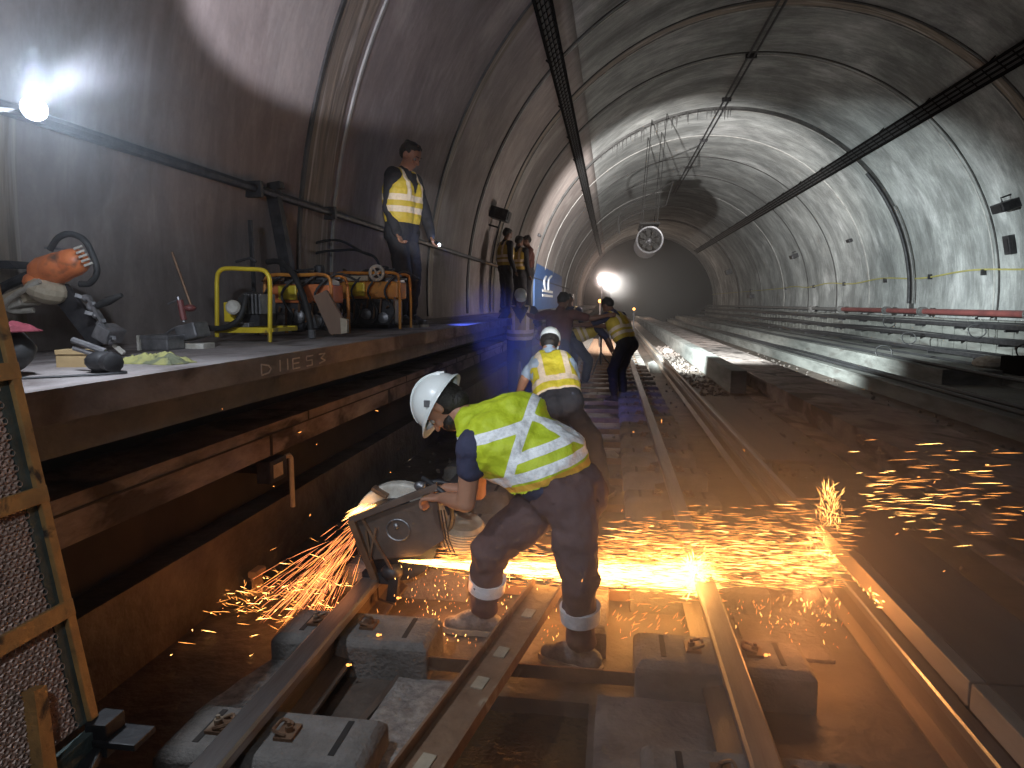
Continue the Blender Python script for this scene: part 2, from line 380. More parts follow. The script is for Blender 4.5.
for i in range(n+1):
    for j in range(n+1):
        x = PXa+.002+(PXb-PXa-.004)*i/n; y = PYa+.002+(PYb-PYa-.004)*j/n
        vs.append((x, y, -.06+.006*noise.noise(V((x*14, y*14, 0)))+.003*noise.noise(V((x*40, y*40, 5)))))
mb.add(vs, [(i*(n+1)+j, (i+1)*(n+1)+j, (i+1)*(n+1)+j+1, i*(n+1)+j+1) for i in range(n) for j in range(n)])
tag(mb.build('water_puddle', M_water, smooth=True), 'brown rippled water lying in the pit between the rails', 'water', None, 'stuff')
def long_box(mb, x0, x1, z0, z1, y0=-3, y1=112, mi=0, step=4):
    ys = [y0]
    while ys[-1] < y1-1e-6: ys.append(min(y1, ys[-1]+(200 if ys[-1] < 38 and y1 < 42 else step)))
    ys = sorted(set([y for y in ys]))
    vs = []
    for y in ys: vs += [bend(x0, y, z0), bend(x1, y, z0), bend(x1, y, z1), bend(x0, y, z1)]
    fs = [(i*4+k, i*4+(k+1) % 4, (i+1)*4+(k+1) % 4, (i+1)*4+k) for i in range(len(ys)-1) for k in range(4)]
    fs += [(3, 2, 1, 0), tuple((len(ys)-1)*4+k for k in range(4))]
    mb.add(vs, fs, mi); return mb
struct(long_box(MB(), -2.75, -1.42, 1.19, 1.28), 'platform_slab', M_plat, 'grey concrete platform slab along the left wall')
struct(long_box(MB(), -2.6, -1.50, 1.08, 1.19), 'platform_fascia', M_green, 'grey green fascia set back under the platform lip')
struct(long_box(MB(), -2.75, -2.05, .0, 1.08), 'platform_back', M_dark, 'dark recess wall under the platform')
mb = MB(); long_box(mb, -2.05, -1.72, .83, .885); long_box(mb, -2.05, -1.745, .71, .83)
for k in range(14):
    y = 1.35+k*1.9; mb.box((-2.04, y, .71), (-1.735, y+.012, .83), mi=1); mb.box((-2.04, y+.4, .83), (-1.715, y+.41, .886), mi=1)
long_box(mb, -1.722, -1.716, .828, .836, mi=1)
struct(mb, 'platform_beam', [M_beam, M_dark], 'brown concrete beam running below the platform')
mb = MB(); vs = []
for y in (-3, 112):
    vs += [bend(-2.05, y, -.02), bend(-1.88, y, -.02), bend(-1.93, y, .36), bend(-2.05, y, .40)]
mb = MB(); long_box(mb, -2.05, -1.9, -.02, .36)
struct(mb, 'platform_footing', M_floor, 'low concrete footing at the edge of the track bed')
# lip stains are in the material; chalk writing on the platform lip
mk = thing('chalk_marks', 'pale hand drawn chalk letters on the platform lip', 'marking', (-1.4185, 2.5, 1.205))
x0 = .10
for ch in 'DIIE53':
    g = {'D': [[(0, 0), (0, .045), (.03, .035), (.04, .02), (.03, .005), (0, 0)]], 'I': [[(.01, 0), (.01, .05)]], 'E': [[(.035, 0), (0, 0), (0, .045), (.035, .045)], [(0, .023), (.03, .023)]],
         '5': [[(.035, .045), (0, .045), (0, .025), (.03, .025), (.03, .0), (0, 0)]], '3': [[(0, .045), (.035, .045), (.01, .025), (.035, .01), (0, 0)]]}[ch]
    mb = MB()
    for st in g:
        for a, c_ in zip(st, st[1:]): mb.bar((0, x0+a[0]*2, a[1]), (0, x0+c_[0]*2, c_[1]), .003, .006, up=(0, .01, 1))
    mb.build('letter', M_chalk, mk); x0 += .07 if ch == 'I' else .14
# second track side: slab, curb, pit and stepped cable bench
mb = MB(); long_box(mb, 2.2, 2.45, -.3, .02); long_box(mb, 2.45, 3.35, -.5, .26); struct(mb, 'floor_curb', M_beam, 'pale concrete curb beside the second track')
mb = MB(); long_box(mb, 3.35, 4.95, -.5, -.18); struct(mb, 'floor_second_track', M_floor, 'dark bed of the second track')
mb = MB(); long_box(mb, 4.95, 5.7, -.5, .06); long_box(mb, 4.9, 5.0, .06, .09)
struct(mb, 'bench_ledge', M_wallbrick, 'lower concrete ledge beside the second track')
mb = MB(); long_box(mb, 5.65, 6.6, -.5, .10); long_box(mb, 5.65, 6.6, .1, .36, 12.6); struct(mb, 'bench_block', M_wallbrick, 'middle step of the concrete cable bench')
mb = MB(); long_box(mb, 6.6, 8.95, -.5, .30); struct(mb, 'bench_wall', M_wallbrick, 'upper step of the concrete cable bench')
mb = MB(); long_box(mb, 8.25, 8.6, .3, 1.12); [mb.box((8.235, 8+k*.62, .3), (8.252, 8.03+k*.62+.03*(k % 3 == 0), 1.12)) for k in range(70)]
struct(mb, 'bench_brick_face', M_wallbrick, 'blockwork face behind the cable racks')

# ------------------------------------------------------------------ rails
PROF = [(-.07, 0), (.07, 0), (.07, .012), (.012, .03), (.009, .115), (.034, .125), (.035, .155), (.028, .163), (-.028, .163), (-.035, .155), (-.034, .125), (-.009, .115), (-.012, .03), (-.07, .012)]
def rail(name, label, x, z, y0, y1, head_m=M_railtop, foot_m=M_rail, sc=1.0, ws=1.3):
    r = thing(name, label, 'rail', (x, y0, z)); 
    ys = [y0+(y1-y0)*i/40 for i in range(41)] if y1 > 30 else [y0, y1]
    P = [(a*sc*ws, b*sc) for a, b in PROF]; n = len(P)
    for nm, idx, m in (('rail_foot', [0, 1, 2, 3, 4, 11, 12, 13], foot_m), ('rail_head', [4, 5, 6, 7, 8, 9, 10, 11], head_m)):
        mb = MB(); k = len(idx); vs = []
        for y in ys:
            b = bend(x, y, z)
            vs += [(b[0]-x+P[i][0], b[1]-y0, b[2]-z+P[i][1]) for i in idx]
        fs = [(i*k+j, i*k+(j+1) % k, (i+1)*k+(j+1) % k, (i+1)*k+j) for i in range(len(ys)-1) for j in range(k)]
        fs += [tuple(range(k-1, -1, -1)), tuple((len(ys)-1)*k+j for j in range(k))]
        mb.add(vs, fs); mb.build(nm, m, r)
    return r
rail('rail', 'left running rail from the foreground to the clamp of the cutting saw', -1.10, .06, -.8, 2.98)
rail('rail', 'left running rail beyond the cut under the saw', -1.10, .06, 3.0, 100)
rail('rail', 'right running rail of the track glowing gold under the sparks', .45, .06, -.8, 100)
rail('rail', 'steel conductor rail below the wide cover board at right', 1.12, .05, -.5, 30, M_railtop, M_rail, 1., .8)
# cover boards of the conductor rail
def board(label, x0, x1, z, y0, y1, grp=None):
    r = thing('cover_board', label, 'board', (x0, y0, z), group=grp)
    MB().box((0.045, 0, 0), (x1-x0, y1-y0, .03)).build('board_top', M_board, r, bevel=.004)
    MB().box((0, 0, -.05), (.045, y1-y0, .03)).build('edge_strip', M_boarde, r, bevel=.005)
    for i in range(max(1, int((y1-y0)/1.6))):
        yy = .4+i*1.6
        if yy < y1-y0: MB().box((.2, yy, -z), (.24, yy+.05, 0)).box((.06, yy, -.03), (.3, yy+.05, 0)).build('bracket', M_dsteel, r)
    return r
board('wide dark cover board running out of the right corner nearest the camera', 1.045, 1.42, .38, -.5, 2.02)
board('wide brown cover board beside the shower of sparks', 1.045, 1.42, .38, 2.03, 3.95)
board('short grey cover board lying past the sparks, beside the conductor rail', 1.2, 1.62, .22, 5.6, 9.4)
rail('rail', 'thin pale conductor rail past the end of the wide cover board', 1.12, .24, 3.97, 34, M_railtop, M_boarde, .55, .9)
tag(long_box(MB(), 1.95, 2.2, .02, .40, 11.5, 60).build('concrete_kerb', M_wallbrick), 'long pale concrete kerb far off between the two tracks', 'kerb')

# sleepers: twin concrete blocks tied by a steel bar
def sleeper(label, loc, bar=True):
    r = thing('twin_block_sleeper', label, 'sleeper', loc, group='twin block sleepers under the track')
    for cx in (-1.03, .44):
        mb = MB(); mb.box((cx-.33, -.135, -.02), (cx+.33, .135, .155), ch=.025)
        b = mb.build('concrete_block', M_block, r, bevel=.012)
        rx = -1.10 if cx < 0 else .45
        for s in (-1, 1):
            mb = MB(); mb.box((rx+s*.115-.03, -.04, .15), (rx+s*.115+.03, .04, .166)); mb.lathe([(.013, 0), (.013, .018), (.007, .018), (.007, .03)], (rx+s*.12, 0, .166), n=8)
            mb.tube([(rx+s*.12, -.03, .17), (rx+s*.085, -.03, .182), (rx+s*.075, .0, .175), (rx+s*.085, .03, .182), (rx+s*.12, .03, .17)], .006, 6, smooth=3)
            mb.build('rail_clip', M_rust, b)
        for k in (-.22, .22): MB().box((cx+k-.010, -.08, .150), (cx+k+.010, .09, .157)).build('slot', M_dark, b)
    mb = MB(); mb.box((-.72, -.115, .045), (.14, -.105, .10)); mb.box((-.72, -.115, .045), (.14, -.06, .053))
    mb.build('tie_bar', M_rust, r)
    return r
s0 = sleeper('twin block sleeper under the worker with the cutting saw', (0, 2.6, 0))
dup(s0, (0, 1.87, 0), 'twin block sleeper nearest the camera, at the bottom of the picture')
for i in range(34):
    dup(s0, (0, 3.35+i*.72, 0), 'twin block sleeper beyond the sparks in the row running into the tunnel')
# concrete slabs between the rails
mb = MB(); vs = []
def slab(name, label, pts, z0, z1, m, nz=.006):
    mb = MB(); n = 14; grid = []
    (ax, ay), (bx, by), (cx_, cy), (dx, dy) = pts
    for i in range(n+1):
        for j in range(n+1):
            u = i/n; v = j/n
            x = (ax*(1-u)+bx*u)*(1-v)+(dx*(1-u)+cx_*u)*v; y = (ay*(1-u)+by*u)*(1-v)+(dy*(1-u)+cy*u)*v
            e = min(u, v, 1-u, 1-v)
            grid.append((x+.006*noise.noise(V((x*9, y*9, 1))), y+.006*noise.noise(V((x*9, y*9, 7))), z1+nz*noise.noise(V((x*12, y*12, 3)))-(.012 if e == 0 else 0)))
    q = n+1; nb = len(grid); low = [(p[0], p[1], z0) for p in grid]
    fs = [(i*q+j, (i+1)*q+j, (i+1)*q+j+1, i*q+j+1) for i in range(n) for j in range(n)]
    for k in range(n):
        fs += [(k*q, (k+1)*q, (k+1)*q+nb, k*q+nb)[::-1], (k*q+n, k*q+n+nb, (k+1)*q+n+nb, (k+1)*q+n)[::-1], (k, k+nb, k+1+nb, k+1)[::-1], (n*q+k, n*q+k+1, n*q+k+1+nb, n*q+k+nb)[::-1]]
    mb.add(grid+low, fs); return tag(mb.build(name, m, smooth=True), label, 'concrete slab')
slab('concrete_slab', 'pale pebbly concrete slab left of the leaning steel channel', [(-.86, 1.45), (-.57, 1.45), (-.57, 2.42), (-.80, 2.42)], 0, .055, M_pebble, .012)
slab('concrete_slab', 'flat brown concrete slab right of the water pit', [(-.045, 1.25), (.38, 1.25), (.37, 2.42), (-.03, 2.42)], 0, .05, M_slab)
slab('concrete_slab', 'low concrete panel at the right rail beyond the sleeper bar', [(.60, 2.85), (.95, 2.85), (.95, 3.35), (.60, 3.35)], 0, .03, M_slab)
slab('concrete_slab', 'narrow upright edge slab behind the right boot', [(-.06, 2.76), (.0, 2.76), (.01, 3.3), (-.05, 3.3)], 0, .12, M_slab)
slab('concrete_slab', 'broken concrete slab outside the left rail in the foreground', [(-1.46, 2.1), (-1.28, 2.1), (-1.22, 2.5), (-1.36, 2.5)], 0, .05, M_pebble)
# steel channel lying across the tie bar
p0 = PZ(398, 808, .15); p1 = PZ(549, 588, .20); d = (p1-p0).normalized(); sd = d.cross(V((0, 0, 1))).normalized(); up = sd.cross(d); L = (p1-p0).length
r = thing('steel_channel', 'rusty steel channel leaning diagonally across the sleeper tie bar', 'steel channel', p0)
mb = MB(); mb.prism([(-.075, .0), (-.075, .045), (-.066, .045), (-.066, .010), (.066, .010), (.066, .045), (.075, .045), (.075, 0)], (0, 0, 0), sd, up, d*L); mb.build('channel', mat('orange_rust', (.34, .22, .14), (.22, .13, .08), 11., .55, .3, .35, c3=(.45, .36, .26), s3=7., a3=(.6, .68)), r)
for t in (.12, .42, .57, .80):
    mb = MB(); c = d*(L*t)+up*.0105; mb.prism([(-.035, -.022), (.035, -.022), (.035, .022), (-.035, .022)], c-sd*.005, d, sd, up*.004); mb.build('label_plate', M_beige, r)['label'] = 'worn pale plate'
# small loose things on the bed
def chunk(mb, c, r, seed=0):
    st = len(mb.v); mb.ell(c, r, (random.random(), random.random(), random.random()), 8)
    for i in range(st, len(mb.v)):
        p = V(mb.v[i]); mb.v[i] = tuple(V(c)+(p-V(c))*(1+.35*noise.noise(p*22+V((seed, 0, 0)))))
for i, (x, y, sz, lab) in enumerate(((655, 371, .17, 'pale lump of rubble between the rails, the larger one'), (636, 358, .13, 'pale lump of rubble next to the larger one'), (668, 352, .12, 'small grey stone near the right rail in the distance'),
        (610, 455, .08, 'grey stone near the boots of the bending worker'), (596, 452, .06, 'smaller grey stone left of the bending worker boots'))):
    c = PZ(x, y, .03); mb = MB(); chunk(mb, (0, 0, sz*.35), (sz*1.2, sz, sz*.5), i); o = mb.build('rubble_stone', M_stone, smooth=True); o.location = (c.x, c.y, 0); tag(o, lab, 'stone')
mb = MB()
for i in range(420):
    y = random.uniform(2.8, 16); x = random.choice([random.uniform(-1.85, -1.2), random.uniform(.6, 2.1), random.uniform(-.6, .3)]); s = random.uniform(.008, .03)
    mb.ell((x, y, s*.4), (s, s*.8, s*.6), (random.random()*3, random.random()*3, 0), 5)
for i in range(700):
    y = random.uniform(6, 24); x = random.choice([random.uniform(1.45, 1.93), random.uniform(3.4, 4.8), random.uniform(1.45, 1.93)]); s = random.uniform(.015, .05)
    z = -.18 if x > 3 else 0
    mb.ell((x, y, z+s*.4), (s, s*.8, s*.6), (random.random()*3, random.random()*3, 0), 5)
tag(mb.build('gravel', M_slab), 'small loose gravel scattered over the track bed', 'gravel', None, 'stuff')
# rail offcut left of the track
c = PZ(253, 586, .0); c = PX(253, 586, -1.80); c.z = 0
o = MB().prism([(a*.72, b*.80) for a, b in PROF], (0, 0, 0), (1, 0, 0), (0, 0, 1), (0, .09, 0)).build('rail_offcut', mat('offcut_steel', (.62, .42, .24), (.45, .30, .17), 12., .5, .1, .2)); o.location = c
tag(o, 'short offcut of rail standing on the bed left of the spark spray', 'rail offcut')
# thin bar beside the left rail
o = MB().bar((-.86, 2.15, .02), (-.80, 2.44, .035), .03, .012).build('flat_bar', M_rail); tag(o, 'short flat steel bar lying beside the inner face of the left rail', 'bar')
# box on the platform beam
c = PX(279, 470, -1.74)
r = thing('junction_box', 'small dark box with a pale label and bent conduit below the platform beam', 'junction box', (-1.74, c.y, .62))
MB().box((-.08, -.09, -.06), (.0, .09, .06)).build('box', M_dsteel, r, bevel=.006)
MB().box((.0005, -.06, -.035), (.003, .04, .035)).build('label_plate', M_beige, r)
MB().tube([(-.03, .1, .04), (-.02, .16, .04), (-.02, .18, .02), (-.02, .18, -.26)], .014, 8).build('conduit', M_beige, r)
MB().box((-.28, -.03, -.02), (-.08, .03, .02)).build('mounting_arm', M_dsteel, r)

# ------------------------------------------------------------------ services on the vault
def lbeam(pts): return pts
def tray_line(name, label, a, off, wd, y0, y1, m, rungs=0):
    """a cable tray hung from the lining at angle a"""
    r = thing(name, label, 'cable tray', (0, 0, 0))
    rad = V((math.cos(a), 0, math.sin(a))); tan = V((-math.sin(a), 0, math.cos(a)))
    def at(y, u, v): b = bend(CX, y, CCZ); return V(b)+rad*(TR-off-v)+tan*u
    ys = [y0+(y1-y0)*i/30 for i in range(31)]
    for s in (-1, 1):
        mb = MB()
        for q, q2 in zip(ys, ys[1:]): mb.bar(at(q, s*wd/2, 0), at(q2, s*wd/2, 0), .012, .07, up=rad)
        mb.build('side_rail', m, r)
    mb = MB()
    for q, q2 in zip(ys, ys[1:]): mb.bar(at(q, 0, -.05), at(q2, 0, -.05), wd, .008, up=rad)
    mb.build('tray_bed', m, r)
    mb = MB()
    for k in range(3):
        mb.tube([at(q, (k-1)*wd*.28, -.02) for q in ys], .024, 6)
    mb.build('cable', M_cable, r, smooth=True)
    mb = MB(); k = 0; y = y0
    while y < min(y1, 34): mb.bar(at(y, -wd/2, .0), at(y, wd/2, .0), .03, .012, up=rad); y += rungs or .35
    mb.build('rungs', m, r)['kind'] = 'stuff'
    mb = MB(); y = y0+.8
    while y < min(y1, 60):
        mb.bar(at(y, -wd*.5, 0), at(y, -wd*.5, -off), .025, .025, up=(0, 1, 0)); mb.bar(at(y, wd*.5, 0), at(y, wd*.5, -off), .025, .025, up=(0, 1, 0)); y += 2.6
    mb.build('hanger', m, r)
    return r
aL = math.atan2(.684, -.73); aR = math.atan2(.744, .668)
tray_line('cable_tray', 'dark slotted cable tray along the upper left of the vault', aL, .10, .26, 3.0, 58, M_matte, .22)
tray_line('cable_tray', 'dark cable tray along the upper right of the vault', aR, .16, .34, 3.0, 60, M_matte, .5)
r = thing('conduit', 'thin twin conduit along the crown of the vault', 'conduit')
for k in (-1, 1):
    MB().tube([V(bend(CX+k*.07, y, CCZ+TR-.07)) for y in (3, 10, 20, 30, 38)], .028, 6).build('pipe', M_dsteel, r, smooth=True)
for y in (6, 10, 14, 17.5, 21, 26, 31): MB().box((CX-.13, y-.03, CCZ+TR-.11), (CX+.13, y+.03, CCZ+TR+.02)).build('clamp', M_dsteel, r)
# right wall pipe
r = thing('water_pipe', 'red painted pipe with couplings along the right wall', 'pipe', (0, 0, 0))
xp, zp = 8.52, 1.27
MB().tube([V(bend(xp, y, zp)) for y in (8, 16, 20.2)], .075, 12).build('red_pipe', M_redp, r, smooth=True)
MB().tube([V(bend(xp, y, zp)) for y in (20.2, 27)], .075, 12).build('red_pipe', M_redp, r, smooth=True)
MB().tube([V(bend(xp, y, zp)) for y in (27, 40)]+[V(bend(xp, y, zp)) for y in range(44, 100, 6)], .07, 10).build('dark_pipe', M_pipe, r, smooth=True)
for y in (13.2, 15.4, 20.4, 22.9, 27.2, 31):
    mb = MB()
    for k in (-.09, .09): mb.lathe([(.075, -.03), (.125, -.03), (.125, .03), (.075, .03)], (xp, y+k, zp), (0, 1, 0), 14)
    mb.lathe([(.09, -.1), (.09, .1)], (xp, y, zp), (0, 1, 0), 14)
    mb.build('coupling', M_pipe, r)
mb = MB()
for y in (12, 14.5, 17.5, 21.5, 25, 29, 33): mb.bar((xp, y, zp-.08), (8.9, y, zp-.08), .05).bar((xp-.02, y, zp-.1), (xp-.02, y, .3), .05)
mb.build('bracket', M_dsteel, r)
# racks below the pipe
for z, x, nc, lab in ((1.02, 8.15, 4, 'uppermost cable rack under the red pipe'), (.72, 8.05, 4, 'middle cable rack under the red pipe'), (.44, 7.6, 3, 'lowest cable rack above the bench step')):
    r = thing('cable_rack', lab, 'cable rack', group=None)
    mb = MB(); long_box(mb, x-.17, x+.12, z-.05, z-.03, 8, 100); long_box(mb, x-.18, x-.16, z-.06, z+.02, 8, 100)
    mb.build('rack_shelf', M_dsteel, r)
    for k in range(nc):
        ph = random.random()*9
        MB().tube([V(bend(x-.12+k*.07+.015*math.sin(y*.9+ph), y, z+.0+.02*math.sin(y*.6+ph)+(.03 if k % 2 else 0))) for y in [8+i*.9 for i in range(70)]], .028, 6).build('cable', M_cable if k % 2 else M_pipe, r, smooth=True)
    y = 9
    while y < 48: MB().box((x-.15, y, z-.12), (x+.5, y+.05, z-.05)).build('rack_arm', M_dsteel, r); y += 2.1
for z, x, lab in ((.39, 5.85, 'black cable lying along the middle bench step'), (.12, 5.15, 'black cable lying along the lower bench ledge'), (.12, 5.4, 'black cable behind it on the lower bench ledge'), (.33, 6.9, 'dark cable on the upper bench step')):
    ph = random.random()*9
    o = MB().tube([V(bend(x+.04*math.sin(y*.5+ph), y, z)) for y in [6+i for i in range(80)]], .032, 6).build('cable', M_cable, smooth=True); tag(o, lab, 'cable')
mb = MB(); mb.tube([V(bend(8.83, y, 2.26+.05*math.sin(y*1.1))) for y in [10+i*.5 for i in range(54)]]+[V(bend(8.83, y, 2.26)) for y in range(38, 90, 4)], .022, 6)
r = thing('wall_cable', 'thin yellow cable clipped along the right wall above the red pipe', 'cable'); mb.build('cable', M_ycab, r, smooth=True)
mb = MB()
for y in (13, 15.3, 18, 20.8, 24, 28, 32, 37): mb.box((8.77, y-.04, 2.16), (8.9, y+.04, 2.3))
mb.build('clip', M_dsteel, r)
for k, (x, y, z) in enumerate(((7.45, 13.5, .62), (7.9, 16.2, .9), (7.45, 18.5, .62), (7.9, 21, .95), (5.8, 15.6, .45), (7.9, 12.2, 1.1))):
    o = MB().tube([V((x-.12*math.cos(t), y+.12*math.cos(t)+.02*math.sin(3*t), z+.15*math.sin(t))) for t in [2*PI*i/20 for i in range(21)]], .014, 6).build('cable_loop', M_cable, smooth=True)
    tag(o, ['loop of spare cable on the lowest rack', 'loop of spare cable on the middle rack', 'second loop of cable on the lowest rack, farther off', 'cable loop hanging on the upper rack in the distance', 'cable loop lying on the middle bench step', 'cable loop hanging under the red pipe near the right edge'][k], 'cable loop')
r = thing('splice_box', 'black splice box with pale sacks on the bench at the right edge', 'box', (6.9, 12.6, .30)); MB().box((-.2, -.3, 0), (.2, .3, .3)).build('housing', M_matte, r, bevel=.02); MB().ell((-.1, .75, .12), (.3, .35, .14), n=12).build('sack', M_grime, r, smooth=True)
# vertical pipe pair following the thick ring on the right
def arc_pipe(name, label, y, a0, a1, rr, off, m):
    o = MB().tube([V(ringpt(a0+(a1-a0)*i/24, y, TR-off)) for i in range(25)], rr, 8).build(name, m, smooth=True); return tag(o, label, 'pipe')
arc_pipe('riser_pipe', 'dark riser pipe following the thick ring down the right wall', 22.0, -.02, .72, .05, .12, M_dsteel)
arc_pipe('riser_pipe', 'thinner grey riser pipe beside the dark one', 21.75, -.02, .5, .03, .1, M_pipe)
arc_pipe('riser_pipe', 'dark riser pipe on the near right wall at the picture edge', 14.4, .0, .42, .04, .1, M_dsteel)
def on_wall(x, y, off=0):
    r = ray(x, y); o = V((0, 0, CZ)); a = r.x**2+r.z**2; bx = o.x-CX; bz = o.z-CCZ
    B = 2*(bx*r.x+bz*r.z); Cc = bx*bx+bz*bz-(TR-off)**2; t = (-B+math.sqrt(B*B-4*a*Cc))/(2*a); return o+r*t
def wallbox(name, label, px, py, sz, cat, arm=None, m=M_dsteel):
    p = on_wall(px, py); ang = math.atan2(p.z-CCZ, p.x-CX)
    r = thing(name, label, cat, p, (0, -ang, 0))
    a, b, c = sz
    MB().box((-a, -b/2, -c/2), (0.02, b/2, c/2)).build('housing', m, r, bevel=min(sz)*.1)
    mb = MB(); mb.box((-a*.6, -b/2-.015, -c*.3), (-a*.3, b/2+.015, c*.3)); mb.box((-a-.012, -b*.35, -c*.35), (-a, b*.35, c*.35)); mb.build('cover', M_black, r)
    if arm: MB().tube([(-a*.6, 0, c/2), (-a*.6, 0, c/2+arm), (0.02, 0, c/2+arm)], .02, 6).build('arm', M_dsteel, r)
    return r
wallbox('wall_light', 'small dark lamp bracket on the pale right wall, between two rings', 797, 255, (.3, .5, .18), 'wall light', .1)
wallbox('junction_box', 'small dark box high on the pale right wall', 851, 240, (.12, .35, .12), 'junction box')
wallbox('junction_box', 'upright dark box on the right wall at the picture edge', 1013, 244, (.14, .25, .42), 'junction box')
wallbox('wall_light', 'dark bracket light above the upright box at the right edge', 1014, 203, (.35, .5, .2), 'wall light', .1)
wallbox('wall_light', 'dark bracket lamp on the left wall above the two standing men', 492, 212, (.35, .45, .22), 'wall light', .14)
wallbox('junction_box', 'small dark box on the left wall beside the blue lit patch of wall', 538, 235, (.08, .3, .08), 'junction box')
wallbox('wall_light', 'dark lamp bracket at the far thick ring on the right', 731, 271, (.4, .7, .35), 'wall light')
wallbox('signal_box', 'dark T shaped box above the racks in the distance', 753, 296, (.3, .9, .25), 'box', .3)
# conduit on the left wall with hook
def lw(z, off=0): return CX-math.sqrt((TR-off)**2-(z-CCZ)**2)
r = thing('wall_conduit', 'dark conduit running along the left wall above the generators', 'conduit')
MB().tube([(lw(2.3, .06), y, 2.3) for y in (-1, 3, 6, 9, 14, 20, 30, 40)], .032, 8).build('pipe', M_dsteel, r, smooth=True)
for y in (2.2, 4.6, 5.9, 8.2): MB().box((lw(2.3)-.02, y-.02, 2.24), (lw(2.3)+.11, y+.02, 2.35)).build('clamp', M_dsteel, r)
# jet fan
fc = V((1.11, 22, 3.42))
r = thing('jet_fan', 'round axial fan hung below the crown of the vault', 'fan', fc)
R0 = .38
mb = MB(); mb.lathe([(R0-.02, -.45), (R0+.03, -.47), (R0+.03, 2.0), (R0-.02, 2.0)], (0, 0, 0), (0, 1, 0), 32)
# open casing: remove caps
mb.f = mb.f[:-2]; mb.mi = mb.mi[:-2]; 
k = 32; mb.add([mb.v[i] for i in range(0, 0)], [])
mb.f += [(3*k+j, 3*k+(j+1) % k, (j+1) % k, j) for j in range(k)]; mb.mi += [0]*k
mb.build('casing', M_dsteel, r, smooth=True)
MB().ell((0, -.1, 0), (.1, .16, .1)).lathe([(.1, 0), (.26, .9), (.26, 1.9), (.1, 1.95)], (0, 0, 0), (0, 1, 0), 20).build('hub', M_dsteel, r, smooth=True)
for i in range(8):
    a = 2*PI*i/8; e = V((math.cos(a), 0, math.sin(a))); t = V((-math.sin(a), 0, math.cos(a)))
    mb = MB(); mb.add([e*.07-t*.03+V((0, -.03, 0)), e*.07+t*.03+V((0, .03, 0)), e*.35+t*.12+V((0, .06, 0)), e*.35-t*.05+V((0, -.06, 0)),
                       e*.07-t*.03+V((0, -.02, 0)), e*.07+t*.03+V((0, .04, 0)), e*.35+t*.12+V((0, .07, 0)), e*.35-t*.05+V((0, -.05, 0))],
                      [(0, 1, 2, 3), (7, 6, 5, 4), (0, 4, 5, 1), (1, 5, 6, 2), (2, 6, 7, 3), (3, 7, 4, 0)]); mb.build('blade', M_matte, r)
mb = MB()
for rr in (.14, .25, .36): mb.tube([(rr*math.cos(t), -.46, rr*math.sin(t)) for t in [2*PI*i/24 for i in range(25)]], .007, 5)
for i in range(8): a = 2*PI*i/8+.2; mb.tube([(.05*math.cos(a), -.46, .05*math.sin(a)), (.4*math.cos(a), -.46, .4*math.sin(a))], .007, 5)
mb.build('guard', M_matte, r)
mb = MB(); ztop = 3.4
for s in (-1, 1):
    mb.tube([(s*.22, 0, .3), (s*.22, 0, .52)], .02, 6)
    for yy in (-.35, 1.5): mb.tube([(s*.22, yy, .5), (s*.22+.2, yy*1.2, CCZ+math.sqrt(TR**2-(fc.x+s*.22+.2-CX)**2)-fc.z)], .012, 6)
mb.box((-.3, -.4, .48), (.3, 1.6, .53)); mb.build('hanger', M_matte, r)
mb = MB(); mb.tube([(-.95, 0, .25), (-.85, 0, .95), (.1, 0, 1.45), (.7, 0, 1.8)], .02, 6, smooth=5).tube([(-.9, 0, .2), (-.85, 0, .6), (-.1, 0, .95), (.5, .2, 1.1)], .016, 6, smooth=5).tube([(-.95, .0, .25), (-.95, 0, .75)], .016, 6).tube([(.5, .2, 1.1), (.7, 0, 1.8)], .016, 6)
mb.build('wire_frame', M_matte, r)
# board painted with the left wall's blue light and a vest's reflective stripes
p = V((lw(1.9)+.12, 26, 1.28))
r = thing('blue_lit_board', 'board painted as the blue lit left wall, white marks for reflective stripes', 'panel', p)
MB().box((-.06, -4, 0), (.0, 8, 1.6)).build('panel', M_blue, r)
mb = MB()
for zz in (.45, .62): mb.box((0, -1.6, zz), (.02, 2.6, zz+.09))
mb.tube([(.01, -.8, .72), (.01, -1.2, 1.0), (.01, -.4, 1.2)], .05, 6, smooth=4); mb.tube([(.01, .5, .72), (.01, .6, 1.1), (.01, 1.9, 1.3)], .05, 6, smooth=4)
mb.build('stripe_mark', M_white, r)
# ------------------------------------------------------------------ leaning grated trolley panel
B0 = V((-1.11, 1.25, .60)); UU = V((-.16, 0, .987)).normalized(); AA = V((0, -1, 0)); NN = AA.cross(UU).normalized()
if NN.x < 0: NN = -NN
r = thing('grated_panel', 'upright perforated steel panel with spark glow coloured into its orange frame at the left edge', 'grating panel', B0)
Q = lambda a, u, n=0: AA*a+UU*u+NN*n
def bar_at(px, py): return ((PY(px, py, 1.25)-B0).dot(UU))
t1, t2, t3 = bar_at(72, 606), bar_at(45, 493), bar_at(8, 372)
tops = 1.02
for k, (a, z0, z1) in enumerate(((.012, 0, tops), (.62, 0, tops))):
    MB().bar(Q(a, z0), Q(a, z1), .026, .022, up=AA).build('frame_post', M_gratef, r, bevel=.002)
for a in (.034, .60): MB().bar(Q(a, 0, -.004), Q(a, tops, -.004), .03, .012, up=NN).build('inner_strip', M_gratefd, r)
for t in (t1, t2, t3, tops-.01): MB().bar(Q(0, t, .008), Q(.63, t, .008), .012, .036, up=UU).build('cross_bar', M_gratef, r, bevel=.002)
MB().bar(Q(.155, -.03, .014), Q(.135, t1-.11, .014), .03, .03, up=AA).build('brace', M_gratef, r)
mb = MB(); pit = .0165
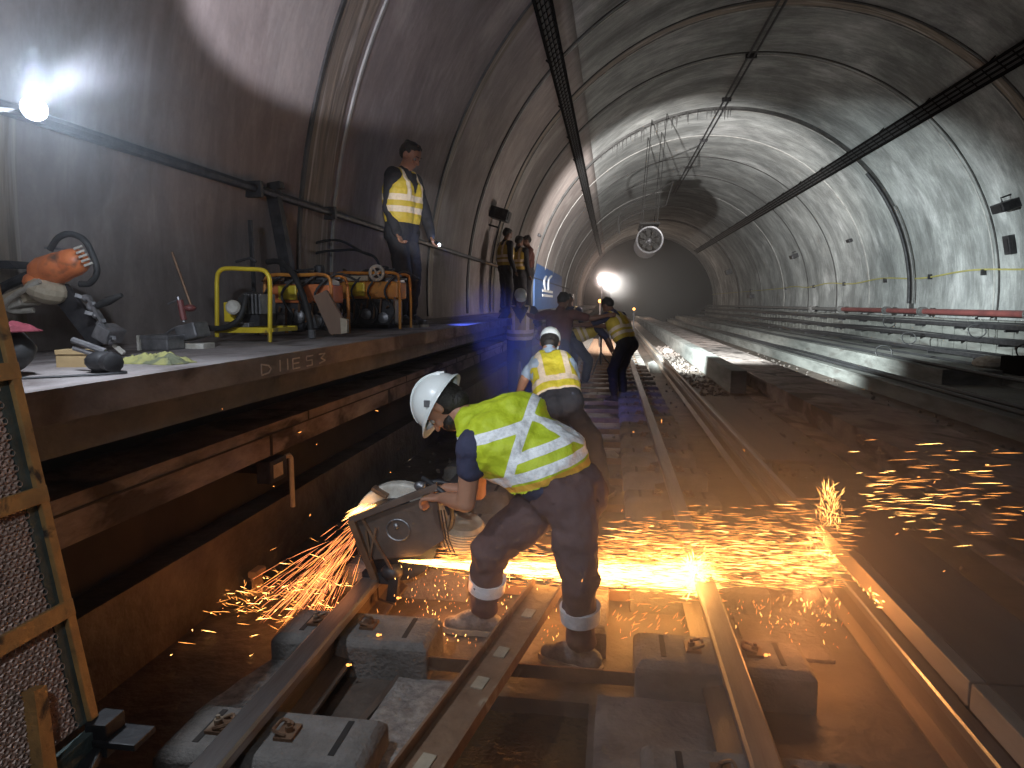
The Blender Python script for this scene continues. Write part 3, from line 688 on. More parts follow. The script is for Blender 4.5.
for i in range(34):
    for j in range(60):
        a = .052+i*pit+(pit/2 if j % 2 else 0); u = .01+j*pit
        if u > tops-.02 or a > .58: continue
        c8 = [(math.cos(PI/4*q+PI/8), math.sin(PI/4*q+PI/8)) for q in range(8)]
        out = [Q(a+x*pit*.62, u+y*pit*.62, -.002) for x, y in c8]; rim = [Q(a+x*pit*.40, u+y*pit*.40, .0035) for x, y in c8]; inn = [Q(a+x*pit*.27, u+y*pit*.27, -.004) for x, y in c8]
        mb.add(out+rim+inn, [(q, (q+1) % 8, 8+(q+1) % 8, 8+q) for q in range(8)]+[(8+q, 8+(q+1) % 8, 16+(q+1) % 8, 16+q) for q in range(8)])
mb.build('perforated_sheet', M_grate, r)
mb = MB(); mb.prism([(-.02, -.02), (.62, -.03), (.62, -.14), (.35, -.15), (-.03, -.075)], Q(0, 0, -.01), AA, V((0, 0, 1)), NN*.03)
mb.build('base_plate', M_gratefd, r, bevel=.003)
mb = MB(); mb.box((-.02, -.035, -.05), (.12, .035, -.035)).box((.0, -.03, -.075), (.05, .03, .0)).bar((.02, -.02, -.06), (.10, -.28, -.12), .03, .02)
mb.build('wheel_bracket', M_black, r, bevel=.003)
mb = MB()
for a in (.06, .52): mb.bar((-.01, -a, -.1), (-.03, -a, -.60), .03, .03)
mb.bar((-.03, -.0, -.585), (-.03, -.6, -.585), .05, .03)
mb.build('leg', M_dsteel, r)

# ------------------------------------------------------------------ platform equipment
PZT = 1.28
# --- orange rail saw tipped up on its disc guard
o0 = PX(105, 345, -1.95)
O = V((-1.95, 2.45, PZT))
def L(x, y, dy=0.): return PY(x, y, O.y+dy)-O
r = thing('rail_saw', 'orange petrol rail saw tipped up on its clamp by the left picture edge', 'saw', O)
mb = MB()
mb.cap(L(45, 272, .0), L(74, 262, .0), .062, .055, 14); st = len(mb.v); mb.ell(L(58, 268), (.085, .07, .06), (0, -.3, 0), 16)
mb.ell(L(40, 282), (.05, .07, .045), (0, .4, 0), 12)
mb.build('engine_cover', M_orange, r, smooth=True)
mb = MB(); mb.ell(L(48, 290), (.075, .085, .055), (0, .4, 0), 14).box(L(20, 300)-V((.05, .04, .025)), L(20, 300)+V((.06, .04, .035)), rot=(0, -.35, 0))
mb.build('crankcase', M_beige, r, bevel=.006)
for k in range(5): MB().bar(L(74+k*2.6, 249+k*4.2, -.065), L(82+k*2.6, 246+k*4.2, -.065), .006, .008).build('vent_fin', M_grime, r)
MB().tube([L(50, 250), L(58, 238), L(70, 234), L(84, 240), L(93, 256), L(97, 272), L(90, 283), L(80, 284)], .0125, 10, smooth=5).build('wrap_handle', M_rubber, r, smooth=True)
MB().tube([L(40, 281, -.07), L(20, 292, -.075), L(8, 300, -.07), L(6, 306, -.05), L(14, 311, -.02), L(34, 310, 0)], .011, 8, smooth=4).build('rear_handle', M_grime, r, smooth=True)
MB().box(L(22, 303)-V((.055, .05, .02)), L(22, 303)+V((.04, .05, .015)), rot=(0, -.25, 0)).build('carburettor_box', M_grime, r, bevel=.006)
MB().tube([L(30, 275), L(14, 282), L(2, 288), L(-6, 296)], .02, 8, smooth=3).build('exhaust', M_dsteel, r)
MB().bar(L(46, 248, .02), L(64, 249, .02), .02, .008).build('trigger', M_gsteel, r)
MB().bar(L(60, 290, .03), L(102, 345, .03), .018, .085, up=(1, 0, 1)).build('guide_arm', M_dsteel, r, bevel=.004)
mb = MB()
for k in range(6):
    p = L(86+k*5, 298+k*8.5, -.02); mb.ell(p, (.016+.004*(k % 2), .018, .015), (k, k, 0), 8)
    mb.bar(p, p+V((.03*(1 if k % 2 else -1), -.02, .012)), .014)
mb.bar(L(88, 296, -.03), L(112, 338, -.03), .02, .012)
mb.build('clamp_linkage', M_gsteel, r)
MB().tube([L(97, 306, -.03), L(108, 301, -.03), L(122, 295, -.03)], [.012, .017, .008], 10).build('side_grip', M_rubber, r, smooth=True)
MB().box(L(110, 336, 0)-V((.035, .05, .02)), L(110, 336, 0)+V((.03, .05, .04)), rot=(0, .5, 0)).build('clamp_foot', M_gsteel, r, bevel=.006)
MB().bar(L(114, 345, 0), L(124, 352, 0)+V((0, 0, -.005)), .014).build('clamp_pin', M_grime, r)
MB().prism([(-.03, 0), (.1, .0), (.06, .03), (.0, .03)], L(-5, 268, .05), (1, 0, 0), (0, 0, 1), (0, .1, 0)).build('mount', M_dsteel, r)
# --- things lying in front of it
def cloth(name, label, cat, c, sx, sy, h, m, seed=0, rotz=0, fold=9.):
    n = 26; vs = []
    for i in range(n+1):
        for j in range(n+1):
            u = i/n*2-1; v = j/n*2-1; q = (1-min(1, max(abs(u), abs(v))**4))
            e = 1+.16*noise.noise(V((u*1.7, v*1.7, seed)))
            z = h*(.45+.35*noise.noise(V((u*2.2, v*2.2, seed)))+.45*abs(noise.noise(V((u*fold*.5, v*fold*.2, seed+3)))))*q
            vs.append((u*sx*e, v*sy*e, max(.003, z)))
    vs2 = [(x, y, 0) for x, y, z in vs]; k = n+1; nb = len(vs)
    fs = [(i*k+j, (i+1)*k+j, (i+1)*k+j+1, i*k+j+1) for i in range(n) for j in range(n)]
    fs += [(nb+i*k+j, nb+i*k+j+1, nb+(i+1)*k+j+1, nb+(i+1)*k+j) for i in range(n) for j in range(n)]
    for q in range(n): fs += [(q*k, q*k+nb, (q+1)*k+nb, (q+1)*k), (q*k+n, (q+1)*k+n, (q+1)*k+n+nb, q*k+n+nb), (q, q+1, q+1+nb, q+nb), (n*k+q, n*k+q+nb, n*k+q+1+nb, n*k+q+1)]
    o = MB().add(vs+vs2, fs).build(name, m, smooth=True); o.location = c; o.rotation_euler.z = rotz
    return tag(o, label, cat)
cloth('glove_pile', 'crumpled yellow work gloves and rag lying on the platform under the orange saw', 'gloves', (-1.66, 2.28, PZT), .125, .06, .055, M_ycloth, 4, -.12)
r = thing('tool_bag', 'black bag with a red folded cloth over it beside the grated panel', 'bag', (-1.80, 1.78, PZT))
mb = MB(); mb.ell((-.08, 0, .075), (.16, .14, .085), n=18); 
for i in range(len(mb.v)): p = V(mb.v[i]); mb.v[i] = tuple(V((p.x, p.y, max(0, p.z+.02*noise.noise(p*18)))))
mb.build('bag_body', M_rubber, r, smooth=True)
c_ = cloth('red_flap', None, None, (-.02, -.01, .135), .11, .08, .05, M_redcloth, 8, -.1); c_.parent = r
c2_ = cloth('red_strap', None, None, (-.19, .0, .20), .09, .03, .04, M_redcloth, 3, .5); c2_.parent = r; c2_.rotation_euler = (0, .7, 0)
MB().tube([(-.1, -.13, .02), (-.02, -.15, .05), (.02, -.14, .09)], .008, 6, smooth=4).build('zip_loop', M_gsteel, r)
r = thing('cutting_torch', 'small dark hand tool with silver handle lying beside the black bag', 'hand tool', (-1.62, 1.95, PZT))
mb = MB(); mb.ell((.02, 0, .035), (.06, .045, .035), n=12).lathe([(.028, 0), (.03, .05), (.02, .055)], (.05, -.02, .035), (.8, -.5, 0), 12); mb.build('motor_housing', M_black, r, smooth=True)
MB().tube([(-.1, .02, .1), (-.04, .01, .085), (.03, 0, .065)], .011, 8).tube([(-.1, .02, .075), (.02, .0, .05)], .008, 6).build('handle', M_gsteel, r, smooth=True)
o = MB().box((-.055, -.03, 0), (.055, .03, .055)).box((-.055, -.034, .045), (.055, .034, .06)).build('cardboard_box', M_card); o.location = (-1.84, 2.12, PZT); o.rotation_euler.z = .2; tag(o, 'small open cardboard box behind the red cloth', 'box')
o = MB().tube([(-1.75, 1.66, .005), (-1.68, 1.72, .005), (-1.60, 1.78, .005), (-1.52, 1.86, .005), (-1.50, 1.92, .005), (-1.56, 1.95, .005), (-1.63, 1.93, .005)], .004, 6, smooth=5).build('looped_cord', M_cable); o.location = (0, 0, PZT); tag(o, 'thin black cord looped on the grey platform near the edge', 'cord')
# --- grey metal toolbox and grinder
bx = PZ(185, 349, PZT)
O = V((-1.93, 2.95, PZT)); 
def L(x, y, dy=0.): return PY(x, y, O.y+dy)-O
r = thing('metal_case', 'scuffed grey metal case lying on the platform left of the yellow frame', 'case', V((L(163, 352).x+O.x, 2.95, PZT)))
MB().box((-.07, -.06, 0), (.07, .07, .065)).build('case_body', M_gsteel, r, bevel=.008)
MB().box((-.072, -.062, .05), (.072, .072, .072)).build('case_lid', M_gsteel, r, bevel=.006)
MB().box((-.085, -.065, 0), (-.074, .05, .07)).build('latch_plate', M_grime, r)
O = V((-1.86, 3.08, PZT)); 
r = thing('rail_drill', 'grimy rail drill with upright red lever and thin rod against the wall', 'rail drill', O)
MB().box(L(192, 333)-V((.05, .06, .03)), L(192, 333)+V((.06, .06, .045)), rot=(0, -.25, 0)).build('motor', M_gsteel, r, bevel=.01)
MB().box(L(198, 350)-V((.06, .05, .0)), L(204, 350)+V((.03, .05, .035))).build('foot_block', M_grime, r, bevel=.006)
MB().tube([L(184, 320, -.02), L(180, 300, -.02)], .015, 8).build('lever', M_redp, r)
MB().tube([L(168, 304, -.02), L(180, 299, -.02)], .005, 6).tube([L(184, 322, -.02), L(178, 297, -.02)], .007, 6).build('lever_rod', M_gsteel, r)
MB().tube([L(192, 308, .0), L(172, 252, .02)], .006, 6).build('thin_rod', M_rust, r)
MB().ell(L(190, 308), (.03, .03, .018)).build('knob', M_redp, r, smooth=True)
MB().tube([L(160, 338, -.05), L(180, 326, -.03), L(198, 332, 0)], .006, 6, smooth=4).build('crank', M_gsteel, r)
# --- yellow roll frame pump
O = V((-2.06, 3.55, PZT)); 
r = thing('water_pump', 'portable pump in a yellow tubular roll frame on the platform', 'pump', O)
for dy, nm in ((0, 'frame'), (.30, 'frame')):
    pts = [L(217, 337, dy), L(217, 300, dy), L(217, 280, dy), L(219, 272, dy), L(226, 268.5, dy), L(245, 269, dy), L(262, 270, dy), L(268, 275, dy), L(270, 285, dy), L(270, 320, dy), L(270, 342, dy)]
    pts = [V((p.x, dy, max(p.z, .0))) for p in pts]
    MB().tube(pts, .0125, 10, smooth=4).build('roll_frame', M_yel, r, smooth=True)
xa, xb = L(217, 300).x, L(270, 300).x
mb = MB(); mb.box((xa, -.015, .055), (xb, .015, .085)).box((xa, .285, .055), (xb, .315, .085)); mb.bar((xa, 0, .07), (xa, .3, .07), .02).bar((xb, 0, .07), (xb, .3, .07), .02); mb.build('cross_beam', M_yel, r)
MB().box(L(222, 322)+V((0, .02, 0)), L(232, 302)+V((.0, .16, 0))).build('fuel_tank', M_yel, r, bevel=.008)
MB().ell((0.0, .15, .20), (.085, .09, .09), n=16).box((-.07, .06, .09), (.09, .25, .17)).build('engine_block', M_dsteel, r, smooth=True)
MB().lathe([(.033, 0), (.04, .01), (.04, .05), (.03, .06)], L(236, 308, -.02)+V((0, .0, 0)), (.2, -1, .1), 16).build('air_filter', M_grime, r, smooth=True)
MB().tube([L(206, 328, -.03), L(222, 328, -.05), L(236, 322, -.06), L(243, 310, -.04), L(246, 296, 0)], .016, 10, smooth=5).build('suction_hose', M_rubber, r, smooth=True)
mb = MB()
for k in range(5): mb.box((.02+k*.022, .03, .16), (.03+k*.022, .2, .27))
mb.build('cooling_fins', M_gsteel, r)
MB().box((-.06, .0, .085), (.06, .06, .11)).build('outlet', M_gsteel, r, bevel=.004)
MB().tube([L(256, 262, .1), L(250, 258, .1), L(236, 262, .1)], .008, 6).build('pull_handle', M_dsteel, r)
# --- orange power packs behind
def powerpack(label, X, Y, wx, wy, h, m, mf, dark=M_dsteel):
    r = thing('power_pack', label, 'power pack', (X, Y, PZT))
    for yy in (0, wy):
        MB().tube([(-wx/2, yy, .01), (-wx/2, yy, h*.8), (-wx/2+.04, yy, h), (0, yy, h), (wx/2-.04, yy, h), (wx/2, yy, h*.8), (wx/2, yy, .01)], .012, 8, smooth=3).build('tube_frame', mf, r, smooth=True)
    MB().box((-wx*.46, .03, h*.55), (wx*.46, wy-.03, h*.86)).build('top_cover', m, r, bevel=.015)
    MB().box((-wx*.30, -.005, h*.6), (-wx*.02, .05, h*.84)).build('fuel_tank', M_yel, r, bevel=.01)
    MB().box((-wx*.40, .03, .04), (wx*.4, wy-.04, h*.55)).build('engine_block', dark, r, bevel=.02)
    mb = MB()
    for k in range(3): mb.lathe([(.02, 0), (.045, .004), (.045, .02), (.015, .03)], (-wx*.28+k*wx*.26, .03, .1+.03*(k % 2)), (0, -1, 0), 14)
    mb.build('pulley', M_gsteel, r, smooth=True)
    mb = MB()
    for k in range(9): mb.bar((-wx*.4+k*wx*.1, .0, h*.3+.05*math.sin(k*2.1)), (-wx*.36+k*wx*.1, -.02, h*.5+.04*math.sin(k*3.3)), .012, .012)
    mb.build('linkage', M_rust, r)
    MB().lathe([(.035, 0), (.035, .12), (.02, .13)], (wx*.2, wy*.5, h*.86), (0, 0, 1), 14).build('exhaust', M_dsteel, r)
    MB().box((-wx*.1, .06, h*.88), (wx*.1, .13, h*1.0)).build('control_box', M_black, r, bevel=.004)
    rr_ = random.Random(int(Y*10))
    for k in range(9):
        x_ = -wx*.45+wx*.9*rr_.random(); mb = MB(); h_ = h*(.88+.2*rr_.random())
        mb.box((x_-.03, .02+.1*rr_.random(), h*.84), (x_+.03, .17, h_)); mb.bar((x_-.08, .05, h_), (x_+.09, .03, h_+.02*rr_.random()), .014); mb.build('fitting', [M_dsteel, M_black, M_gsteel, M_rust][k % 4], r, bevel=.003)
    for k in range(4):
        x_ = -wx*.4+wx*.25*k; MB().tube([(x_, -.03, .06), (x_+.05, -.05, h*.35), (x_-.03, -.03, h*.7), (x_+.1, .02, h*1.02), (x_+.22, .1, h*.9)], .009, 6, smooth=5).build('hose', M_cable, r, smooth=True)
    return r
powerpack('orange power pack in an amber tubular frame right behind the yellow pump', -2.04, 4.25, .46, .28, .40, M_orange, M_oryel)
r = powerpack('second power pack with amber frame and white hand wheel, nearer the standing man', -1.98, 5.35, .56, .3, .46, M_oryel, M_oryel, M_dsteel)
q = V((.1, -.02, .46))
mb = MB(); mb.tube([(q.x+.055*math.cos(t), q.y, q.z+.055*math.sin(t)) for t in [2*PI*i/18 for i in range(19)]], .014, 8).ell(q, .016)
for k in range(4): a = PI/2*k+.6; mb.tube([q, q+V((.055*math.cos(a), 0, .055*math.sin(a)))], .008, 6)
mb.build('hand_wheel', M_grime, r, smooth=True)
MB().box((-.2, -.01, .40), (.02, .03, .44)).build('pale_bar', M_beige, r)
O = V((-1.95, 4.2, PZT))
r = thing('hydraulic_hose', 'thick grey hose arching over the orange power pack to the platform', 'hose', O)
MB().tube([L(268, 262, .1), L(280, 262, 0), L(293, 274, -.1), L(304, 298, -.15), L(310, 322, -.2), L(312, 338, -.22)], .019, 10, smooth=6).build('hose', M_rubber, r, smooth=True)
MB().lathe([(.024, 0), (.024, .05)], L(312, 338, -.22), (0, 0, 1), 10).build('coupling', M_gsteel, r)
O = V((-1.75, 4.12, PZT))
r = thing('leaning_board', 'narrow brown board leaning beside the power packs', 'board', O)
MB().prism([(p.x, p.z) for p in (L(313, 296), L(326, 290), L(342, 318), L(342, 334), L(330, 334))], (0, 0, 0), (1, 0, 0), (0, 0, 1), (0, .03, 0)).build('panel', M_wood, r)
MB().prism([(p.x+.002, p.z+.002) for p in (L(340, 318), L(347, 320), L(347, 333), L(341, 334))], (0, -.004, 0), (1, 0, 0), (0, 0, 1), (0, .03, 0)).build('edge_block', M_beige, r)
# coil of black hose behind
O = V((-2.15, 5.75, PZT+.0))
r = thing('hose_coil', 'coil of thin black hoses arching above the power packs', 'hose coil', O)
for a, b, c3_ in (((302, 300), (304, 252), (335, 240)), ((304, 300), (308, 258), (345, 250))):
    MB().tube([L(*a), L(*b), L(*c3_), L(362, 252), L(378, 262), L(384, 300)], .011, 8, smooth=6).build('hose', M_cable, r, smooth=True)
for k in range(5): MB().tube([V((.02*k, -.1+.03*k, .42+.03*math.sin(k*2)))+V((.17*math.cos(t), .06*math.sin(t), .06*math.sin(t*2+k))) for t in [2*PI*i/20 for i in range(21)]], .01, 6).build('hose_loop', M_cable, r, smooth=True)
MB().tube([(-.05, 0, .02), (-.05, 0, .45)], .02, 8).tube([(.15, 0, .02), (.15, 0, .45)], .02, 8).box((-.12, -.08, 0), (.24, .1, .04)).build('stand', M_dsteel, r)
# tangle beside the man
O = V((-2.0, 6.0, PZT))
r = thing('hose_bundle', 'bundle of dark hoses with a pale fitting next to the standing man', 'hose bundle', O)
for k in range(6):
    MB().tube([L(372+k*2, 330), L(368+k*4, 312), L(386-k*3, 295), L(372+k*3, 280), L(380, 272)], .012, 6, smooth=5).build('hose', M_cable, r, smooth=True)
MB().ell(L(380, 293, -.05), (.03, .03, .04), n=10).build('fitting', M_grime, r, smooth=True)
o = MB().ell((0, 0, .08), (.16, .1, .085), n=16).build('brown_sack', M_logo, smooth=True); o.location = (-1.95, 6.15, PZT); tag(o, 'small brown sack by the feet of the standing man', 'sack')
# leaning post and rods
O = V((-2.35, 4.9, PZT))
r = thing('leaning_beam', 'thick dark beam leaning on the wall behind the power packs', 'beam')
r.location = O
MB().bar(L(272, 186, 0), V((L(298, 300, 0).x, 0, .0)), .085, .07).build('beam', M_dsteel, r)
MB().bar(L(265, 188, -.0), L(282, 185, -.0), .075, .05).build('end_cap', M_black, r)
O = V((-2.3, 4.4, PZT))
o = MB().bar(L(250, 220), V((L(256, 320).x, 0, 0)), .022, .022).build('steel_rod', M_dsteel); o.location = O; tag(o, 'thin dark rod leaning on the wall left of the thick beam', 'rod')
O = V((-2.3, 3.9, PZT))
o = MB().bar(L(172, 250), V((L(180, 330).x, 0, 0)), .014, .014).build('steel_rod', M_dsteel); o.location = O; tag(o, 'thin rod leaning on the wall behind the rail drill', 'rod')
# platform lamp at the left
LP = PY(37, 110, 1.72)
M_lamp = emitter('lamp_white', (.75, .88, 1), 90)
r = thing('work_lamp', 'dazzling white work lamp on a thin stand at the upper left', 'work lamp', (LP.x, LP.y, LP.z))
MB().ell((0, 0, 0), .0125, n=16).build('bulb', M_lamp, r, smooth=True)
MB().lathe([(.008, .0), (.02, .005), (.032, .04), (.0325, .042), (.018, -.003), (.006, -.004)], (-.03, .012, .0), (.8, -.6, 0), 20).build('reflector', M_gsteel, r, smooth=True)
MB().tube([(-.035, .012, 0), (-.12, -.12, -.02), (-.25, -.50, -.04)], .006, 6).build('bracket_arm', M_dsteel, r)
MB().tube([(-.25, -.50, .02), (-.25, -.50, PZT-LP.z+.02)], .012, 8).lathe([(.12, 0), (.12, .02), (.02, .03)], (-.25, -.5, PZT-LP.z), (0, 0, 1), 20).build('stand', M_dsteel, r)

# ------------------------------------------------------------------ people
def rotm(x, y, z): m = Matrix((x, y, z)).transposed(); return m.to_euler()
def remesh(mb, name, m, parent, org, vox, sm=4, attr=None, cut=None, disp=0, dsc=6., plane=None):
    tmp = mb.build(name, m, None, org=org)
    md = tmp.modifiers.new('r', 'REMESH'); md.mode = 'VOXEL'; md.voxel_size = vox
    if sm:
        s = tmp.modifiers.new('s', 'SMOOTH'); s.factor = .5; s.iterations = sm
    bpy.context.view_layer.update()
    dg = bpy.context.evaluated_depsgraph_get()
    me = bpy.data.meshes.new_from_object(tmp.evaluated_get(dg)); old = tmp.data
    tmp.modifiers.clear(); tmp.data = me; bpy.data.meshes.remove(old); me.name = name
    if not me.materials: me.materials.append(m)
    O = V(org)
    if cut:
        bm = bmesh.new(); bm.from_mesh(me)
        dl = [f for f in bm.faces if cut(f.calc_center_median()+O)]
        bmesh.ops.delete(bm, geom=dl, context='FACES'); bm.to_mesh(me); bm.free()
    if plane:
        bm = bmesh.new(); bm.from_mesh(me); bmesh.ops.bisect_plane(bm, geom=bm.verts[:]+bm.edges[:]+bm.faces[:], plane_co=V(plane[0])-O, plane_no=plane[1], clear_inner=True); bm.to_mesh(me); bm.free()
    if disp:
        for v in me.vertices:
            w_ = v.co+O; a = noise.noise(V((w_.x*dsc, w_.y*dsc, w_.z*dsc*1.6))); b = abs(noise.noise(w_*dsc*2.1))
            c__ = noise.noise(V((w_.x*dsc*2.7+9, w_.y*dsc*2.7, w_.z*dsc*3.6))); v.co += v.normal*disp*(a*1.2-b*.9+.28+c__*.45)
    if attr:
        for nm, fn in attr.items():
            at = me.attributes.new(nm, 'FLOAT', 'POINT')
            at.data.foreach_set('value', [fn(v.co+O) for v in me.vertices])
    me.polygons.foreach_set('use_smooth', [True]*len(me.polygons)); me.update()
    tmp.parent = parent
    return tmp
def hand(mb, W, D, Nn, thumb, s=1., curl=.5):
    """W wrist, D finger direction, Nn palm normal (fingers curl toward it), thumb = side direction"""
    D = V(D).normalized(); Nn = V(Nn); Nn = (Nn-D*Nn.dot(D)).normalized(); T = D.cross(Nn).normalized()
    if T.dot(V(thumb)) < 0: T = -T
    K = W+D*.085*s
    for k in range(4): mb.cap(W+T*(.012-.008*k)*s, K+T*(.030-.020*k)*s, .014*s, .011*s, 8)
    for k, ln in enumerate((.068, .075, .070, .055)):
        p = K+T*(.030-.020*k)*s; d = D.copy()
        for q, fr in enumerate((.45, .32, .23)):
            ang = curl*(.5+.6*q)+.05*k; dd = (D*math.cos(ang)+Nn*math.sin(ang)).normalized()
            e = p+dd*ln*fr*s; mb.cap(p, e, .0088*s, .0078*s, 8); p = e
    p = W+T*.022*s+D*.02*s; dd = (T*.8+D*.7+Nn*.25).normalized(); e = p+dd*.04*s; mb.cap(p, e, .013*s, .0095*s, 8)
    dd = (T*.25+D*.8+Nn*.5).normalized(); mb.cap(e, e+dd*.03*s, .0095*s, .0082*s, 8)
def head(mb, c, up, face, s=1.):
    up = V(up).normalized(); face = V(face); face = (face-up*face.dot(up)).normalized(); rt = face.cross(up)
    E_ = rotm(rt, face, up); P = lambda a, b, z: c+rt*a*s+face*b*s+up*z*s
    mb.ell(P(0, -.005, .025), (.076*s, .097*s, .090*s), E_, 18)
    mb.ell(P(0, .025, -.04), (.058*s, .068*s, .068*s), E_, 14); mb.ell(P(0, .062, -.085), (.026*s, .024*s, .02*s), E_, 10)
    mb.cap(P(0, .088, .012), P(0, .112, -.022), .0095*s, .014*s, 8)
    for q in (-1, 1):
        mb.ell(P(.079*q, -.005, -.005), (.010*s, .02*s, .032*s), E_, 10); mb.ell(P(.04*q, .068, -.028), (.022*s, .018*s, .02*s), E_, 8)
        mb.cap(P(.016*q, .086, .026), P(.048*q, .076, .028), .0075*s, .007*s, 6)
    mb.cap(P(-.018, .087, -.055), P(.018, .087, -.055), .0075*s, .0075*s, 6); mb.cap(P(-.016, .084, -.067), P(.016, .084, -.067), .0075*s, .0075*s, 6)
    return P, E_
def shoe(name, an, toe, m, parent, org, s=1., solem=None, vox=.008, zf=None):
    an = V(an); toe = V(toe); toe.z = 0; t = toe.normalized(); sd = V((-t.y, t.x, 0)); zf = an.z-.085 if zf is None else zf
    g = V((an.x, an.y, zf))
    mb = MB(); mb.cap(g-t*.045+V((0, 0, .05)), g+t*.04+V((0, 0, .05)), .043*s, .042*s, 12).cap(g+t*.05+V((0, 0, .042)), g+t*.155+V((0, 0, .034)), .044*s, .034*s, 12).cap(g+V((0, 0, .05)), g+V((0, 0, .115)), .046*s, .046*s, 12).cap(g+t*.03+V((0, 0, .09)), g+t*.10+V((0, 0, .06)), .034*s, .030*s, 10)
    o = remesh(mb, name, m, parent, org, vox, 3)
    P_ = [(-.09, -.02), (-.07, -.042), (.02, -.040), (.09, -.050), (.16, -.045), (.195, -.015), (.195, .015), (.16, .045), (.09, .050), (.02, .040), (-.07, .042), (-.09, .02)]
    MB().prism(P_, g, t, sd, (0, 0, .024)).build('sole', solem or M_sole, o, org=org)
    mb = MB()
    for k in range(4):
        q = g+t*(.035+.024*k)+V((0, 0, .124-.017*k)); mb.tube([q-sd*.02, q+V((0, 0, .004)), q+sd*.02], .0035, 5)
    mb.build('laces', M_grime, o, org=org); return o
def helmet(c, up, face, parent, org, m=M_helm, s=1.):
    up = V(up).normalized(); face = V(face); face = (face-up*face.dot(up)).normalized(); rt = face.cross(up)
    P = lambda a, b, z: c+rt*a*s+face*b*s+up*z*s
    mb = MB(); n = 28; prof = []
    for i in range(9):
        t = i/8*PI/2; prof.append((math.cos(t), math.sin(t)))
    vs = []
    for rr, hh in prof:
        for j in range(n):
            a = 2*PI*j/n; rg = 1+.03*(abs(math.cos(a)) < .12)*hh
            vs.append(P(max(rr, .01)*.112*math.cos(a), max(rr, .01)*.135*math.sin(a), .02+hh*.125*rg))
    k = len(prof); inner = [V(v)*1.0 for v in vs]
    fs = [(i*n+j, i*n+(j+1) % n, (i+1)*n+(j+1) % n, (i+1)*n+j) for i in range(k-1) for j in range(n)]+[tuple((k-1)*n+j for j in range(n))]
    mb.add(vs, fs)
    o = mb.build('helmet', m, parent, smooth=True, org=org)
    mb = MB(); vs = []
    for rr, hh in ((1.0, .028), (1.0, .012), (1.11, .006), (1.12, .012), (1.0, .03)):
        for j in range(n):
            a = 2*PI*j/n; ex = 1+.16*max(0, math.sin(a))**2 if rr > 1.05 else 1
            vs.append(P(rr*.113*math.cos(a), rr*ex*.136*math.sin(a), hh))
    mb.add(vs, [(i*n+j, i*n+(j+1) % n, (i+1)*n+(j+1) % n, (i+1)*n+j) for i in range(4) for j in range(n)]); mb.build('brim', m, o, smooth=True, org=org)
    mb = MB()
    for q in (-.022, 0, .022):
        mb.tube([P(q, .135*math.cos(t)*.98, .02+.127*math.sin(t)) for t in [.35+i*.24 for i in range(11)]], .0055, 6)
    mb.build('ridge', m, o, smooth=True, org=org)
    mb = MB()
    for q in (-1, 1): mb.box(tuple(P(.108*q, -.01, .04)-V((.012, .012, .014))), tuple(P(.108*q, -.01, .04)+V((.012, .012, .014))))
    mb.build('accessory_slot', M_gsteel, o, org=org)
    return o
